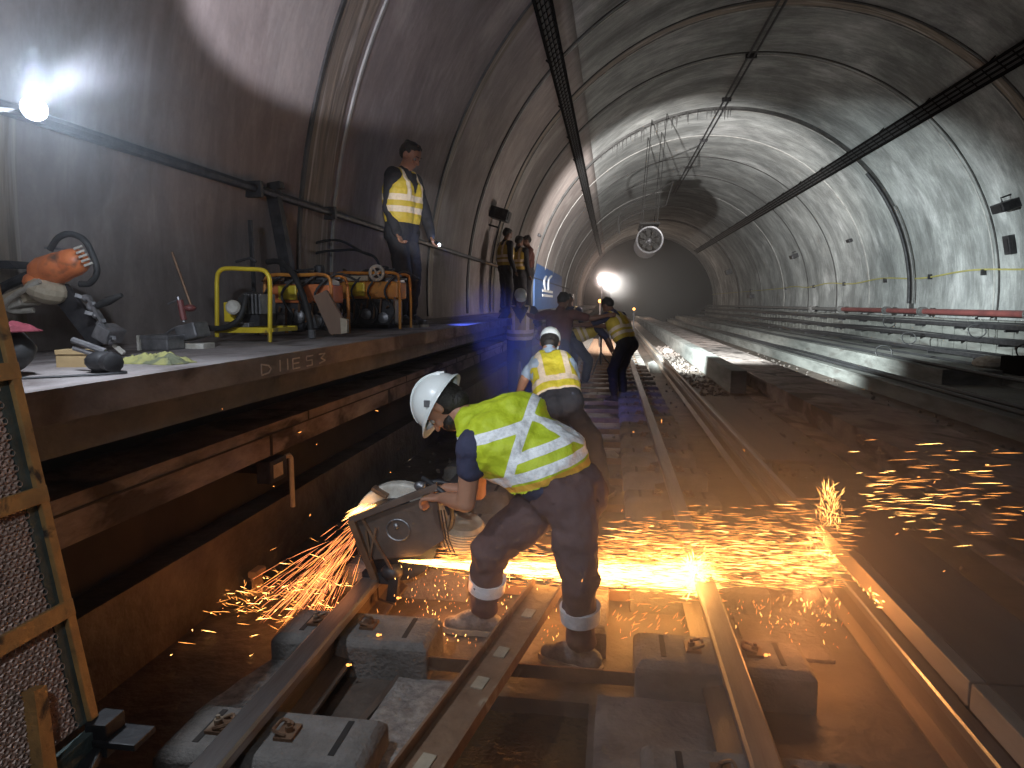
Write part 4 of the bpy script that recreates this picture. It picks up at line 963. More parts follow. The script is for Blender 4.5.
def person(label, J, pants=M_trousd, shirt=M_navy, vest=M_vesty, skin=M_skin2, hairm=M_hair, hat=None, org=None, vox=.013, sleeve='short',
           vestattr=None, vestextra=None, pant_r=(.098, .082, .062), shoem=M_shoed, group=None, hands=True, tapes=(.08, .17), hard=False, band=False, chestw=.095, cut=True, disp=.010):
    """J: joints in world space"""
    org = org or V((J['pel'].x, J['pel'].y, min(J['anL'].z, J['anR'].z)-.085))
    r = thing('person', label, 'person', org, group=group)
    up = (J['ch']-J['pel']).normalized(); sh = (J['shR']-J['shL']); sd = (sh-up*sh.dot(up)).normalized(); fr = up.cross(sd).normalized()
    if fr.dot(J['face']) < -0.2 and J.get('fix', True): fr = -fr
    nk = J['nk']; hd = J['hd']
    mb = MB()
    for q in (-1, 1): mb.cap(J['pel']+sd*q*.06, J['ch']+sd*q*.07, .105, .115, 12)
    mb.cap(J['ch'], nk, .10, .06, 12).cap(nk, hd-V(J['hup'])*.02, .052, .05, 12)
    P, E_ = head(mb, hd, J['hup'], J['face'])
    for S_ in 'LR':
        a, b, c = J['sh'+S_], J['el'+S_], J['wr'+S_]
        mb.cap(nk*.4+J['ch']*.6, a, .07, .058).cap(a, b, .050, .040).cap(b, b+(c-b)*.35, .041, .040).cap(b+(c-b)*.35, c, .040, .026)
        if hands:
            D = J.get('hdir'+S_, c-b); N_ = J.get('hn'+S_, fr); hand(mb, c, D, N_, J.get('th'+S_, up), 1., J.get('curl', .6))
        else: mb.ell(c+(c-b).normalized()*.05, (.035, .035, .05))
        h, k, n_ = J['hi'+S_], J['kn'+S_], J['an'+S_]
        mb.cap(h, k, .075, .052).cap(k, n_, .050, .036)
    remesh(mb, 'body', skin, r, org, vox, 2)
    # trousers
    mb = MB(); wp = J['pel']+up*.10
    for q in (-1, 1): mb.cap(J['pel']+sd*q*.065-up*.03, wp+sd*q*.055, .128, .115, 14)
    if 'seat' in J: mb.ell(J['seat'][0], J['seat'][1], n=16)
    for S_ in 'LR':
        h, k, n_ = J['hi'+S_], J['kn'+S_], J['an'+S_]
        mb.cap(h, k, pant_r[0], pant_r[1], 14).cap(k, n_+(k-n_)*.12, pant_r[1]*.97, pant_r[2], 14)
    t = remesh(mb, 'trousers', pants, r, org, max(vox, .011), 4, disp=disp, dsc=7)
    if band:
        for S_ in 'LR':
            k, n_ = J['kn'+S_], J['an'+S_]; tt = J.get('band'+S_, .45); c = k+(n_-k)*tt; d = (n_-k).normalized(); rr = pant_r[1]*.97+(pant_r[2]-pant_r[1]*.97)*tt/.88+.012
            MB().lathe([(rr-.012, -.026), (rr+.002, -.030), (rr, .030), (rr-.012, .026)], c, d, 28).build('reflective_band', M_refl, r, smooth=True, org=org)
    # shirt
    mb = MB()
    for q in (-1, 1): mb.cap(J['pel']+up*.05+sd*q*.06, J['ch']+sd*q*.075, .115, .125, 14)
    mb.cap(J['ch'], nk-(nk-J['ch']).normalized()*.01, .11, .066, 14)
    for S_ in 'LR':
        a, b, c = J['sh'+S_], J['el'+S_], J['wr'+S_]; e = a+(b-a)*(J.get('slv', .72) if sleeve == 'short' else 1)
        mb.cap(nk*.4+J['ch']*.6, a, .085, .075).cap(a, e, .072, .062 if sleeve == 'short' else .052, 14)
        if sleeve == 'long': mb.cap(b, c, .052, .040, 12)
    remesh(mb, 'shirt', shirt, r, org, max(vox, .011), 3, disp=disp*.6, dsc=9)
    # vest
    if vest is not None:
        mb = MB(); lo = J['pel']+up*(.10)
        for q in (-1, 1):
            mb.cap(lo+sd*q*.06, J['ch']+sd*q*chestw*.8, .135, .142, 16)
            mb.cap(J['ch']+sd*q*.06, nk*.45+J['sh'+('R' if q > 0 else 'L')]*.55-up*.035, .125, .088, 14)
        if vestextra: vestextra(mb)
        pel = J['pel']
        def tape(p):
            t_ = (p-pel).dot(up); s_ = abs((p-pel).dot(sd)); v = max(.026-abs(t_-tapes[0]-.06), .026-abs(t_-tapes[1]-.06))
            if t_ > tapes[1]+.06: v = max(v, .025-abs(s_-.105))
            return v
        def ctf(p):
            d_ = p-pel; t_ = d_.dot(up); s_ = abs(d_.dot(sd)); f_ = d_.dot(fr)
            return cut and f_ > .02 and t_ > .30 and s_ < (t_-.30)*.55
        remesh(mb, 'vest', vest, r, org, max(vox*.9, .009), 3, attr={'tape': vestattr or tape}, cut=J.get('cut', ctf), disp=disp*.9, dsc=7, plane=J.get('plane', (pel+up*.05, up)))
    # shoes
    for S_ in 'LR':
        shoe('shoe', J['an'+S_], J.get('toe'+S_, fr), shoem, r, org, 1., M_sole, max(vox*.8, .008), J.get('zf'))
    if hat:
        mb = MB(); mb.ell(P(0, -.03, .0), (.081, .078, .085), E_, 18).ell(P(0, -.05, -.045), (.06, .052, .05), E_, 14); mb.build('hair', hairm, r, smooth=True, org=org)
    if hat == 'helmet': helmet(hd, J['hup'], J['face'], r, org)
    elif hat == 'cap':
        E2 = E_; mb = MB(); mb.ell(P(0, -.01, .05), (.088, .108, .085), E2, 18).ell(P(0, .10, .055), (.07, .06, .012), E2, 12); mb.build('cap', M_helm, r, smooth=True, org=org)
    else:
        mb = MB(); mb.ell(P(0, -.020, .036), (.082, .096, .082), E_, 20).ell(P(0, -.05, .01), (.078, .066, .07), E_, 16)
        for k in range(26): a = random.random()*2*PI; mb.ell(P(.06*math.cos(a), -.015+.07*math.sin(a), .082+.010*random.random()), .020, n=8)
        remesh(mb, 'hair', hairm, r, org, .010, 1, disp=.004, dsc=30)
    if hard:
        for q in (-1, 1):
            e = MB().ell(P(.032*q, .078, .004), .0125, n=12).build('eye', M_eye, r, smooth=True, org=org)
            MB().ell(P(.032*q, .0885, .002), .0050, n=8).build('pupil', M_pupil, e, smooth=True, org=org)
            MB().cap(P(.016*q, .096, .030), P(.048*q, .086, .032), .004, .003, 6).build('eyebrow', M_hair, r, org=org)
    return r
def stand(x, y, z, h=1.74, yaw=0., lean=0., side=0., armL=None, armR=None, nod=0., turn=0., spread=.1, bendk=0.):
    """joints of a standing figure; yaw 0 looks along +Y, positive turns left; lean bends the trunk forward"""
    s = h/1.75; Rz = Matrix.Rotation(yaw, 3, 'Z'); B_ = V((x, y, z))
    W_ = lambda p: B_+Rz @ (V(p)*s)
    T = Matrix.Rotation(-lean, 3, 'X') @ Matrix.Rotation(side, 3, 'Y')
    pel = V((0, -.25*math.sin(lean), .93-.10*bendk)); U_ = lambda p: pel+T @ (V(p)-V((0, 0, .93)))
    J = {}
    J['pel'] = W_(pel); J['ch'] = W_(U_((0, 0, 1.28))); J['nk'] = W_(U_((0, .0, 1.47)))
    hn = Matrix.Rotation(turn, 3, 'Z') @ Matrix.Rotation(-nod, 3, 'X')
    hc = U_((0, 0, 1.47))+T @ (Matrix.Rotation(-nod*.6, 3, 'X') @ V((0, .02, .145)))
    J['hd'] = W_(hc); J['hup'] = Rz @ (T @ (hn @ V((0, 0, 1)))); J['face'] = Rz @ (T @ (hn @ V((0, 1, 0))))
    for S_, q, arm in (('L', -1, armL), ('R', 1, armR)):
        sh = U_((q*.185, 0, 1.40)); J['sh'+S_] = W_(sh)
        el, wr = arm or ((q*.06, -.02, -.29), (q*.06, .08, -.53))
        J['el'+S_] = W_(sh+V(el)); J['wr'+S_] = W_(sh+V(wr))
        J['hi'+S_] = W_(pel+V((q*.09, 0, -.03))); J['kn'+S_] = W_((q*(spread*1.0+.01), .04+.12*bendk, .50)); J['an'+S_] = W_((q*spread*1.1, 0, .09))
    return J
# --- 1: the worker with the saw
J = {}
J['pel'] = PY(563, 488, 2.76); J['ch'] = PY(500, 440, 2.80); J['nk'] = PY(468, 418, 2.83); J['hd'] = PY(444, 405, 2.86)
J['hup'] = V((-.86, .10, .46)); J['face'] = V((-.46, .12, -.86))
J['shL'] = PY(472, 447, 2.66); J['elL'] = PY(466, 503, 2.68); J['wrL'] = PY(442, 498, 2.82)
J['shR'] = PY(478, 428, 3.02); J['elR'] = PY(478, 492, 3.12); J['wrR'] = PY(446, 488, 3.08)
J['hiL'] = PY(573, 505, 2.66); J['knL'] = PY(578, 566, 2.60); J['anL'] = PY(582, 655, 2.66)
J['hiR'] = PY(548, 500, 2.86); J['knR'] = PY(491, 549, 2.82); J['anR'] = PY(484, 622, 2.90)
J['anL'].z = .095; J['anR'].z = .10; J['zf'] = .005
J['toeL'] = V((-.93, .35, 0)); J['toeR'] = V((-1, .05, 0)); J['fix'] = False
J['bandL'] = .56; J['bandR'] = .52
for S_ in 'LR': J['hdir'+S_] = V((-.85, .35, -.1)); J['hn'+S_] = V((-.1, .1, -1)); J['th'+S_] = V((0, .2, 1)) if S_ == 'L' else V((0, -.2, 1))
J['curl'] = 1.25
J['seat'] = (PY(568, 492, 2.76), (.165, .17, .15), (0, .5, 0))
W0 = PY(549.8, 474, 2.76)
def c1(p):
    return ((p.x-W0.x)*1047+640, -(p.z-W0.z)*1047+530)
def w1tape(p):
    x, y = c1(p); u = (x-640)*-.34+(y-530)*-.94
    lineV = (x-560)*.96+(y-250)*.28      # zero on the brace
    v = 22-abs(u-56)
    if lineV > 0: v = max(v, 20-abs(u-138))
    else:
        uA = (x-450)*-.29-(y-325)*.957; v = max(v, 21-abs(uA))
    v = max(v, 20-abs(lineV))
    dD = (x-640)*.447-(y-300)*.894     # second brace
    if x > 560: v = max(v, 13-abs(dD))
    return v/1000.
def w1trim(p):
    x, y = c1(p); u = (x-640)*-.34+(y-530)*-.94; return (14-abs(u-10))/1000.
def w1cut(p):
    x, y = c1(p); u = (x-640)*-.34+(y-530)*-.94
    return False
def w1extra(mb):
    mb.ell(PY(508, 443, 2.78), (.19, .20, .175), (0, .45, 0), 18).ell(PY(548, 458, 2.77), (.19, .185, .155), (0, .5, 0), 18).cap(PY(476, 424, 2.80), PY(520, 420, 2.78), .09, .12, 14)
J['cut'] = w1cut; J['slv'] = .34; J['plane'] = (W0+V((0, 0, -.004)), V((-.34, 0, .94)))
p1 = person('worker in a white helmet and lime vest bending over the rail saw', J, M_trous, M_navy, M_vest, M_skin, hat='helmet', vox=.0075,
            vestattr=w1tape, vestextra=w1extra, pant_r=(.115, .085, .062), shoem=M_shoe, band=True, hard=True, tapes=(.1, .2), disp=.017)
hb = MB(); q_ = J['face'].normalized(); u_ = (J['hup']-q_*J['hup'].dot(q_)).normalized(); hb.ell(J['hd']+q_*.030-u_*.062, (.061, .061, .050), rotm(q_.cross(u_), q_, u_), 16)
hb.build('beard', M_hair, p1, smooth=True, org=p1.location)
vm = [c for c in p1.children if c.name.startswith('vest')][0]
vm.data.attributes.new('trimband', 'FLOAT', 'POINT').data.foreach_set('value', [w1trim(v.co+p1.location) for v in vm.data.vertices])
# --- 2: the man standing on the platform
q2 = PZ(408, 327, PZT)
J = stand(-1.87, q2.y-.05, PZT, 1.66, yaw=-1.85, lean=.06, nod=.55, armR=((.08, -.02, -.28), (.02, .10, -.50)), armL=((-.06, .04, -.27), (-.06, .27, -.40)), spread=.08)
Jm = J
yw = J['wrL'].y-.06; J['elL'] = PY(427, 219, yw+.05); J['wrL'] = PY(431, 236, yw); J['hdirL'] = V((.35, -.1, -.9)); J['curl'] = 1.2; J['hnL'] = V((1, 0, .2))
J['elR'] = J['shR']+V((-.06, .05, -.28)); J['wrR'] = J['elR']+V((.10, -.06, -.22))
person('man in a yellow vest and black hoodie standing on the platform with a flashlight', J, M_trousd, M_trousd, M_vesty, M_skin, vox=.009, sleeve='long', hard=True, tapes=(.10, .20), shoem=M_shoed)
# --- 3: worker bending away in the middle distance
Y3 = 5.4
J = {}
J['pel'] = PY(560, 402, Y3-.1); J['ch'] = PY(552, 368, Y3+.12); J['nk'] = PY(549, 350, Y3+.22); J['hd'] = PY(550, 343, Y3+.30)
J['hup'] = V((.0, .75, .66)); J['face'] = V((0, .66, -.75))
J['shL'] = PY(538, 363, Y3+.15); J['elL'] = PY(525, 378, Y3+.1); J['wrL'] = PY(518, 396, Y3+.2)
J['shR'] = PY(568, 366, Y3+.15); J['elR'] = PY(575, 384, Y3+.2); J['wrR'] = PY(570, 400, Y3+.35)
J['hiL'] = PY(553, 410, Y3-.05); J['knL'] = PY(566, 438, Y3+.0); J['anL'] = PY(578, 478, Y3-.1)
J['hiR'] = PY(572, 410, Y3-.1); J['knR'] = PY(594, 440, Y3-.15); J['anR'] = PY(604, 468, Y3-.25)
J['anL'].z = .1; J['anR'].z = .1; J['zf'] = .005; J['toeL'] = V((.3, 1, 0)); J['toeR'] = V((.4, 1, 0)); J['curl'] = .8; J['fix'] = False
person('worker in a white cap and lime vest crouching forward behind the saw operator', J, M_trousd, M_lblue, M_vest, M_skin, hat='cap', vox=.011, tapes=(-.02, .09), cut=False, chestw=.055, pant_r=(.085, .07, .055))
# --- 4: right standing worker leaning left
J = stand(.13, 10.4, 0, 1.72, yaw=.9, lean=.55, armL=((-.1, .25, -.12), (-.2, .48, -.14)), armR=((.0, .25, -.15), (-.1, .50, -.16)), nod=.1, bendk=.1)
person('stooping man in a yellow vest standing between the rails, farthest right of the crew', J, M_trousd, M_navy, M_vesty, M_skin2, vox=.015)
# --- 5..: crew in the middle
J = stand(-.72, 9.4, 0, 1.70, yaw=-.3, lean=.25, armL=((-.26, .1, -.05), (-.45, .22, -.0)), armR=((.22, .14, -.06), (.42, .25, -.02)), nod=.5)
person('man in a reddish shirt bending in the middle of the crew with arms out', J, M_trousd, M_brown, None, M_skin2, vox=.015)
J = stand(-1.33, 9.9, 0, 1.74, yaw=PI+.2, lean=.15, nod=.55, armL=((-.12, .05, -.26), (-.06, .26, -.36)), armR=((.14, .08, -.22), (.1, .3, -.2)))
person('man in a white cap and striped olive vest facing the camera', J, M_trousd, M_trousd, M_vestd, M_skin2, hat='cap', vox=.015, tapes=(.02, .12))
J = stand(-2.12, 13.6, PZT, 1.72, yaw=-.9, nod=.4)
person('dark man in an olive vest on the platform, leftmost of the three in the distance', J, M_trousd, M_trousd, M_vestd, M_skin2, vox=.017, sleeve='long')
J = stand(-1.95, 14.3, PZT, 1.62, yaw=-.5, nod=.2)
person('man in a striped vest, middle one of the distant three on the platform', J, M_trousd, M_trousd, M_vestd, M_skin2, vox=.017, sleeve='long')
J = stand(-1.78, 14.6, PZT, 1.66, yaw=PI/2+.3, nod=.3, armL=((-.08, .1, -.26), (-.1, .3, -.3)))
person('man in a reddish shirt on the platform, rightmost of the three in the distance', J, M_trousd, M_brown, None, M_skin2, vox=.017)
J = stand(-.46, 12.2, 0, 1.70, yaw=-1.45, lean=1.15, armL=((-.05, .2, -.22), (-.05, .3, -.45)), armR=((.05, .2, -.22), (.05, .3, -.45)), nod=-.2, bendk=.2)
person('man bent double whose back shows as a yellow striped band behind the crew', J, M_trousd, M_navy, M_vesty, M_skin2, vox=.018, cut=False)
J = stand(-.80, 13.4, 0, 1.70, yaw=PI-.4, nod=.2)
person('distant figure with a pale striped vest far down the track', J, M_trousd, M_navy, M_vestd, M_skin2, vox=.02)

# --- torches
M_led = emitter('led_white', (.55, .75, 1), 120); M_amb = emitter('amber_lamp', (1, .40, .08), 5)
wr = Jm['wrL']; tp = PY(439, 245, wr.y-.03)
r = thing('flashlight', 'small lit flashlight in the hand of the man on the platform', 'flashlight', tp)
dirw = (tp-(wr+V((0, 0, -.03)))).normalized()
MB().tube([-dirw*.12, -dirw*.03], .014, 10).build('torch_body', M_black, r, smooth=True)
MB().lathe([(.014, -.03), (.02, -.01), (.02, -.002)], (0, 0, 0), dirw, 14).build('torch_head', M_dsteel, r, smooth=True)
MB().ell((0, 0, 0), .014, n=12).build('lens', M_led, r, smooth=True)
hp = PY(569, 391, 5.28)
r = thing('belt_lamp', 'bright lamp clipped to the hip of the crouching worker', 'lamp', hp)
MB().box((-.03, -.005, -.03), (.03, .05, .03)).build('housing', M_black, r, bevel=.004); MB().ell((0, -.008, 0), (.016, .008, .016), n=12).build('lens', M_led, r, smooth=True)
M_far = emitter('far_lamp', (1, .86, .78), 160)
fl = PY(602, 281, 14)
r = thing('flood_lamp', 'dazzling flood lamp on a mast behind the crew', 'flood lamp', (fl.x, fl.y, 0))
MB().ell((0, -.03, fl.z), (.065, .03, .065), n=16).build('bulb', M_far, r, smooth=True)
MB().tube([(0, 0.02, .25), (0, 0.02, fl.z-.08)], .02, 8).build('mast', M_dsteel, r)
mb = MB()
for a in (0, 2.1, 4.2): mb.tube([(0, .02, .5), (.38*math.cos(a), .38*math.sin(a), .0)], .014, 6)
mb.build('tripod_leg', M_dsteel, r)
MB().lathe([(.1, 0), (.08, .06), (.03, .08)], (0, -.02, fl.z), (0, 1, 0), 16).build('housing', M_dsteel, r)
for x, y, Y, s, lab in ((611, 283, 24, .07, 'small amber lamp just right of the dazzling flood lamp'), (600, 301, 22, .06, 'small amber lamp below the dazzling flood lamp'), (634, 309, 26, .05, 'small amber lamp low on the right of the track far away')):
    c = PY(x, y, Y); r = thing('amber_lamp', lab, 'lamp', (c.x, c.y, 0)); MB().ell((0, 0, c.z), s, n=12).build('bulb', M_amb, r, smooth=True)
    MB().tube([(0, .04, 0), (0, .04, c.z)], .02, 6).build('stand', M_dsteel, r)

# ------------------------------------------------------------------ rail cutting saw
YS = 2.98
O = V((-1.0, YS, .22))
def L(x, y, dy=0.): return PY(x, y, YS+dy)-O
r = thing('rail_cutting_saw', 'petrol disc saw clamped to the left rail throwing the sparks', 'rail saw', O)
gc = L(399, 532, .02); Rg = .235
a0, a1 = .25, 2.75; pts = [(Rg*math.cos(a0+(a1-a0)*i/20), Rg*math.sin(a0+(a1-a0)*i/20)) for i in range(21)]
MB().prism(pts+[(-.02, -.02), (.05, -.02)], gc+V((0, -.0, 0)), (1, 0, 0), (0, 0, 1), (0, .07, 0)).build('disc_guard', M_grime, r, bevel=.012)
MB().lathe([(.02, -.002), (.2, -.002), (.2, .002), (.02, .002)], gc+V((-.01, -.02, -.03)), (0, 1, 0), 40).build('cutting_disc', M_dsteel, r)
q = [L(*p, -.05) for p in ((352, 522), (436, 494), (444, 540), (420, 556), (374, 560), (366, 545))]
MB().prism([(p.x, p.z) for p in q], (0, q[0].y, 0), (1, 0, 0), (0, 0, 1), (0, .015, 0)).build('side_plate', mat('dark_brown_plate', (.10, .07, .055), (.16, .11, .085), 9., .6, .2, .2), r, bevel=.003)  # darker brown than the rusty steel
MB().tube([L(398, 530, -.055)+V((.055*math.cos(t), 0, .05*math.sin(t))) for t in [2*PI*i/20 for i in range(21)]], .004, 6).ell(L(396, 526, -.055), (.014, .01, .014)).build('hub_ring', M_gsteel, r)
mb = MB(); mb.bar(L(350, 520, -.06), L(438, 486, -.06), .03, .03).build('arm', MATS['dark_brown_plate'], r, bevel=.003)
mb = MB(); mb.bar(L(352, 520, -.06), L(376, 580, -.06), .035, .03).bar(L(362, 518, -.06), L(392, 570, -.06), .012, .012).bar(L(366, 530, -.06), L(372, 566, -.06), .01, .01).bar(L(376, 528, -.06), L(368, 566, -.06), .01, .01); mb.build('link_frame', M_rust, r)
mb = MB(); mb.ell(L(392, 572, -.03), (.055, .05, .04), n=12).ell(L(366, 584, -.04), (.04, .05, .035), n=12).bar(L(364, 575, -.03), L(398, 578, -.03), .05, .05).bar(L(395, 576, -.05), L(392, 600, -.05), .045, .04).bar(L(358, 582, -.05), L(362, 600, -.05), .03, .04)
mb.build('rail_clamp', M_dsteel, r, smooth=True)
mb = MB(); c = L(462, 528, .12)
prof = [(.02, 0), (.09, .005)]
for k in range(7): prof += [(.108, .012+k*.014), (.108, .018+k*.014), (.100, .020+k*.014), (.100, .024+k*.014)]
prof += [(.09, .125), (.03, .13)]
mb.lathe(prof, c-V((0, 0, .08)), (.12, -.2, 1), 28); mb.build('ribbed_engine_cover', M_beige, r, smooth=False)
MB().box(L(452, 520, .22)-V((.08, .08, .06)), L(452, 520, .22)+V((.10, .08, .05))).build('engine_block', M_dsteel, r, bevel=.02)
MB().tube([L(423, 478, .0), L(440, 490, -.07), L(449, 500, -.07), L(452, 520, .0), L(446, 540, .05)], .012, 10, smooth=5).build('front_handle', M_dsteel, r, smooth=True)
MB().tube([L(424, 484, .12), L(440, 482, .12), L(458, 490, .12), L(470, 512, .14)], .013, 10, smooth=5).build('rear_handle', M_dsteel, r, smooth=True)
MB().tube([L(406, 498, -.05), L(424, 492, -.06), L(438, 490, -.07)], .007, 8).ell(L(420, 486, -.02), (.03, .02, .022)).build('throttle', M_gsteel, r, smooth=True)
MB().box(L(378, 492, 0)-V((.03, .02, .008)), L(378, 492, 0)+V((.05, .03, .008)), rot=(0, .5, 0)).build('lock_lever', M_rust, r)
for k in range(3): MB().tube([L(438+k*3, 510, -.06), L(443+k*3, 540, -.04), L(448+k*4, 556, -.03)], .0035, 5).build('cable', M_cable, r)

# ------------------------------------------------------------------ sparks
def spark_mat(name, c, s): return emitter(name, c, s)
S_hot = spark_mat('spark_hot', (1, .48, .12), 12); S_mid = spark_mat('spark_mid', (1, .34, .07), 3.4); S_red = spark_mat('spark_red', (1, .27, .09), 3.2)
def sparks(name, label, items, m):
    vs = []; fs = []
    for p, d, wd in items:
        p = V(p); d = V(d); L_ = d.length or 1e-4; dn = d/L_; a = V((0, 0, 1)) if abs(dn.z) < .9 else V((1, 0, 0)); u = dn.cross(a).normalized(); v = dn.cross(u); n = len(vs)
        m_ = p+d*.6; vs += [p, m_+u*wd, m_+(-u*.5+v*.87)*wd, m_+(-u*.5-v*.87)*wd, p+d]
        fs += [(n, n+2, n+1), (n, n+3, n+2), (n, n+1, n+3), (n+4, n+1, n+2), (n+4, n+2, n+3), (n+4, n+3, n+1)]
    me = bpy.data.meshes.new(name); me.from_pydata([tuple(v) for v in vs], [], fs); me.materials.append(m)
    o = bpy.data.objects.new(name, me); COL.objects.link(o); return tag(o, label, 'sparks', None, 'stuff')
R_ = random.Random(5); G = R_.gauss; UF = R_.uniform
J0 = PY(397, 561, 2.90); J1 = PY(700, 576, 3.22); J2 = PY(838, 545, 3.5)
jd = (J1-J0); jn = jd.normalized()
hot = []; mid = []; red = []
for i in range(2600):        # dense core of the jet
    t = UF(0, 1)**.85; sp = .004+.045*t**1.1
    p = J0+jd*t+V((0, G(0, sp), G(0, sp*.62)-.01*t)); hot.append((p, jn*UF(.05, .13)+V((0, G(0, .004), G(0, .004))), UF(.0012, .0030)))
for i in range(1500):        # wider flame
    t = UF(.12, 1.05); sp = .02+.055*t; p = J0+jd*t+V((0, G(0, sp), abs(G(0, sp))*(1.2 if R_.random() < .72 else -.8)))
    mid.append((p, jn*UF(.03, .10)+V((0, G(0, .006), G(0, .006))), UF(.0010, .0020)))
for i in range(3600):        # fan between the rails and the cover board
    x = UF(600, 842); u = (x-600)/242; top = 520-28*u; y = UF(0, 1); y = top+(588-top)*(y**.8)
    dens = math.exp(-((y-(572-14*u))/28)**2)
    if R_.random() > .16+.75*dens: continue
    p = PY(x, y, UF(3.05, 3.65)); (hot if R_.random() < .30*dens+.05 else mid).append((p, V((UF(.02, .12), UF(-.02, .02), G(.001, .0035))), UF(.0008, .0016)))
for i in range(420):         # burst where the jet meets the board
    y = UF(488, 594); x = G(828, 3+.10*(y-485)); p = PY(x+max(0, y-560)*.9, y, UF(3.35, 3.5)); a = G(PI/2, .6)
    (hot if R_.random() < .5 else mid).append((p, V((math.cos(a), 0, math.sin(a)))*UF(.015, .07), UF(.0005, .0010)))
for i in range(260):         # burst at the rail
    a = UF(0, 2*PI); d_ = V((math.cos(a), 0, math.sin(a))); p = PY(694+G(0, 3), 574+G(0, 5), 3.1)+d_*abs(G(0, .03)); (hot).append((p, d_*UF(.01, .06), .0016))
for i in range(90):          # along the board edge
    t = UF(0, 1); p = PY(840+38*t+G(0, 2), 550+52*t+G(0, 3), 3.4-.75*t); (hot if i % 3 else mid).append((p, V((UF(-.01, .02), UF(-.03, .0), G(0, .01))), .0022))
for i in range(170):         # beyond the board
    x = 845+abs(G(0, 1))*95; y = G(505, 24)-.06*(x-845); 
    if x > 1040: continue
    p = PY(x, y, UF(3.6, 4.6)); (mid if i % 3 else hot).append((p, V((UF(.03, .17), UF(-.01, .01), G(.006, .006))), UF(.0010, .0018)))
S0 = PY(372, 512, 2.98)
for i in range(230):         # spray down to the left
    a = G(-2.24, .15); t = UF(.04, 1)**.8; L_ = UF(.10, .38)
    d_ = V((math.cos(a), UF(-.45, .25), math.sin(a))).normalized(); p = S0+V((UF(-.05, .04), 0, UF(-.05, .03)))+d_*t*.50
    if p.z < .02: continue
    (red if R_.random() < .72 else mid).append((p, d_*L_*(.4+.5*t), UF(.0008, .0014)))
for i in range(60):
    p = PY(UF(362, 378), UF(503, 512), 2.94); hot.append((p, V((-.8, 0, -.5+G(0, .1))).normalized()*UF(.04, .14), .0012))
for i in range(220):         # skipping over the bed at left
    x = G(290, 62); y = 600+G(0, 20)-(x-290)*-.02
    if x > 380: continue
    p = PZ(x, y, UF(.01, .1)); a = UF(0, 2*PI) if i % 3 else G(PI*1.15, .4)
    (mid if i % 3 else hot).append((p, V((math.cos(a), UF(-.4, .4), math.sin(a)*.6))*UF(.01, .08), UF(.0008, .0016)))
for i in range(150):
    p = PZ(UF(185, 372), G(592, 18), UF(.01, .06)); a = G(PI*1.15, .6)
    if p.x < -1.86: continue
    (mid if i % 3 else hot).append((p, V((math.cos(a), UF(-.3, .3), abs(math.sin(a))*.5))*UF(.02, .09), UF(.0008, .0015)))
for i in range(330):         # drops raining under the jet
    x = UF(392, 560); y = UF(565, 645); p = PY(x, y, UF(2.9, 3.1)); 
    if p.z < .01: p = PZ(x, y, .02)
    (mid if i % 3 else hot).append((p, V((G(0, .004), 0, UF(-.02, -.004))), UF(.0007, .0013)))
for i in range(130):
    x = UF(700, 850); y = 600+abs(G(0, 24)); p = PY(x, y, 3.0); p = p if p.z > .02 else PZ(x, y, .03); a = UF(.8, 2.3)
    (mid if i % 4 else hot).append((p, V((math.cos(a), 0, math.sin(a)))*UF(.006, .03), UF(.0010, .002)))
for i in range(70):
    x = UF(600, 700); y = UF(585, 640); p = PZ(x, y, .03); a = UF(.2, 1.6); mid.append((p, V((math.cos(a), 0, math.sin(a)))*UF(.008, .05), .0012))
for i in range(60):
    x = UF(180, 1010); y = UF(400, 640)
    if 400 < x < 620 and y < 560: continue
    p = PY(x, y, UF(2.4, 3.2)); 
    if p.z < .05 or p.x < -1.8: continue
    a = UF(0, 6.3); mid.append((p, V((math.cos(a), 0, math.sin(a)))*UF(.006, .02), .0018))
sparks('spark_jet', 'white hot jet of sparks streaming right between the rails', hot, S_hot)
sparks('spark_shower', 'orange shower of sparks scattered over the track', mid, S_mid)
sparks('spark_spray', 'reddish spray of sparks falling left of the saw', red, S_red)
# glowing molten beads on the clamp and sleepers
for x, y, Y, lab in ((398, 598, 2.86, 'glowing bead of molten metal on the rail clamp'), (378, 635, 2.5, 'glowing bead on the sleeper block by the left rail'), (348, 665, 2.4, 'glowing bead on the inner side of the left rail'), (766, 655, 2.52, 'glowing bead on the block outside the right rail')):
    p = PY(x, y, Y)
    mb = MB(); mb.ell((0, 0, 0), (.008, .006, .006), n=8).ell((.012, 0, .002), .004, n=6); o = mb.build('molten_bead', S_mid); o.location = p; tag(o, lab, 'molten bead')

# ------------------------------------------------------------------ lights
def light(kind, name, loc, col, e, size=.05, to=None, cone=60, blend=.5):
    ld = bpy.data.lights.new(name, kind); o = bpy.data.objects.new(name, ld); COL.objects.link(o); o.location = loc; ld.color = col; ld.energy = e
    if kind in ('POINT', 'SPOT'): ld.shadow_soft_size = size
    if kind == 'AREA': ld.size = size
    if to is not None: o.rotation_euler = (V(to)-V(loc)).to_track_quat('-Z', 'Y').to_euler()
    if kind == 'SPOT': ld.spot_size = math.radians(cone); ld.spot_blend = blend
    return o
light('POINT', 'work_lamp_light', LP+V((.06, -.05, .03)), (.80, .88, 1), 52, .03)
light('SPOT', 'vault_patch_spot', LP+V((.06, -.03, .05)), (.9, .88, 1), 620, .03, (-2.05, 5.6, 4.05), 30, .35)  # spot added at the work lamp for the bright patch on the vault
light('POINT', 'camera_side_fill', (-.5, -.2, 2.3), (.82, .90, 1), 26, .12)  # unseen fill light added near the camera for vest and sleepers
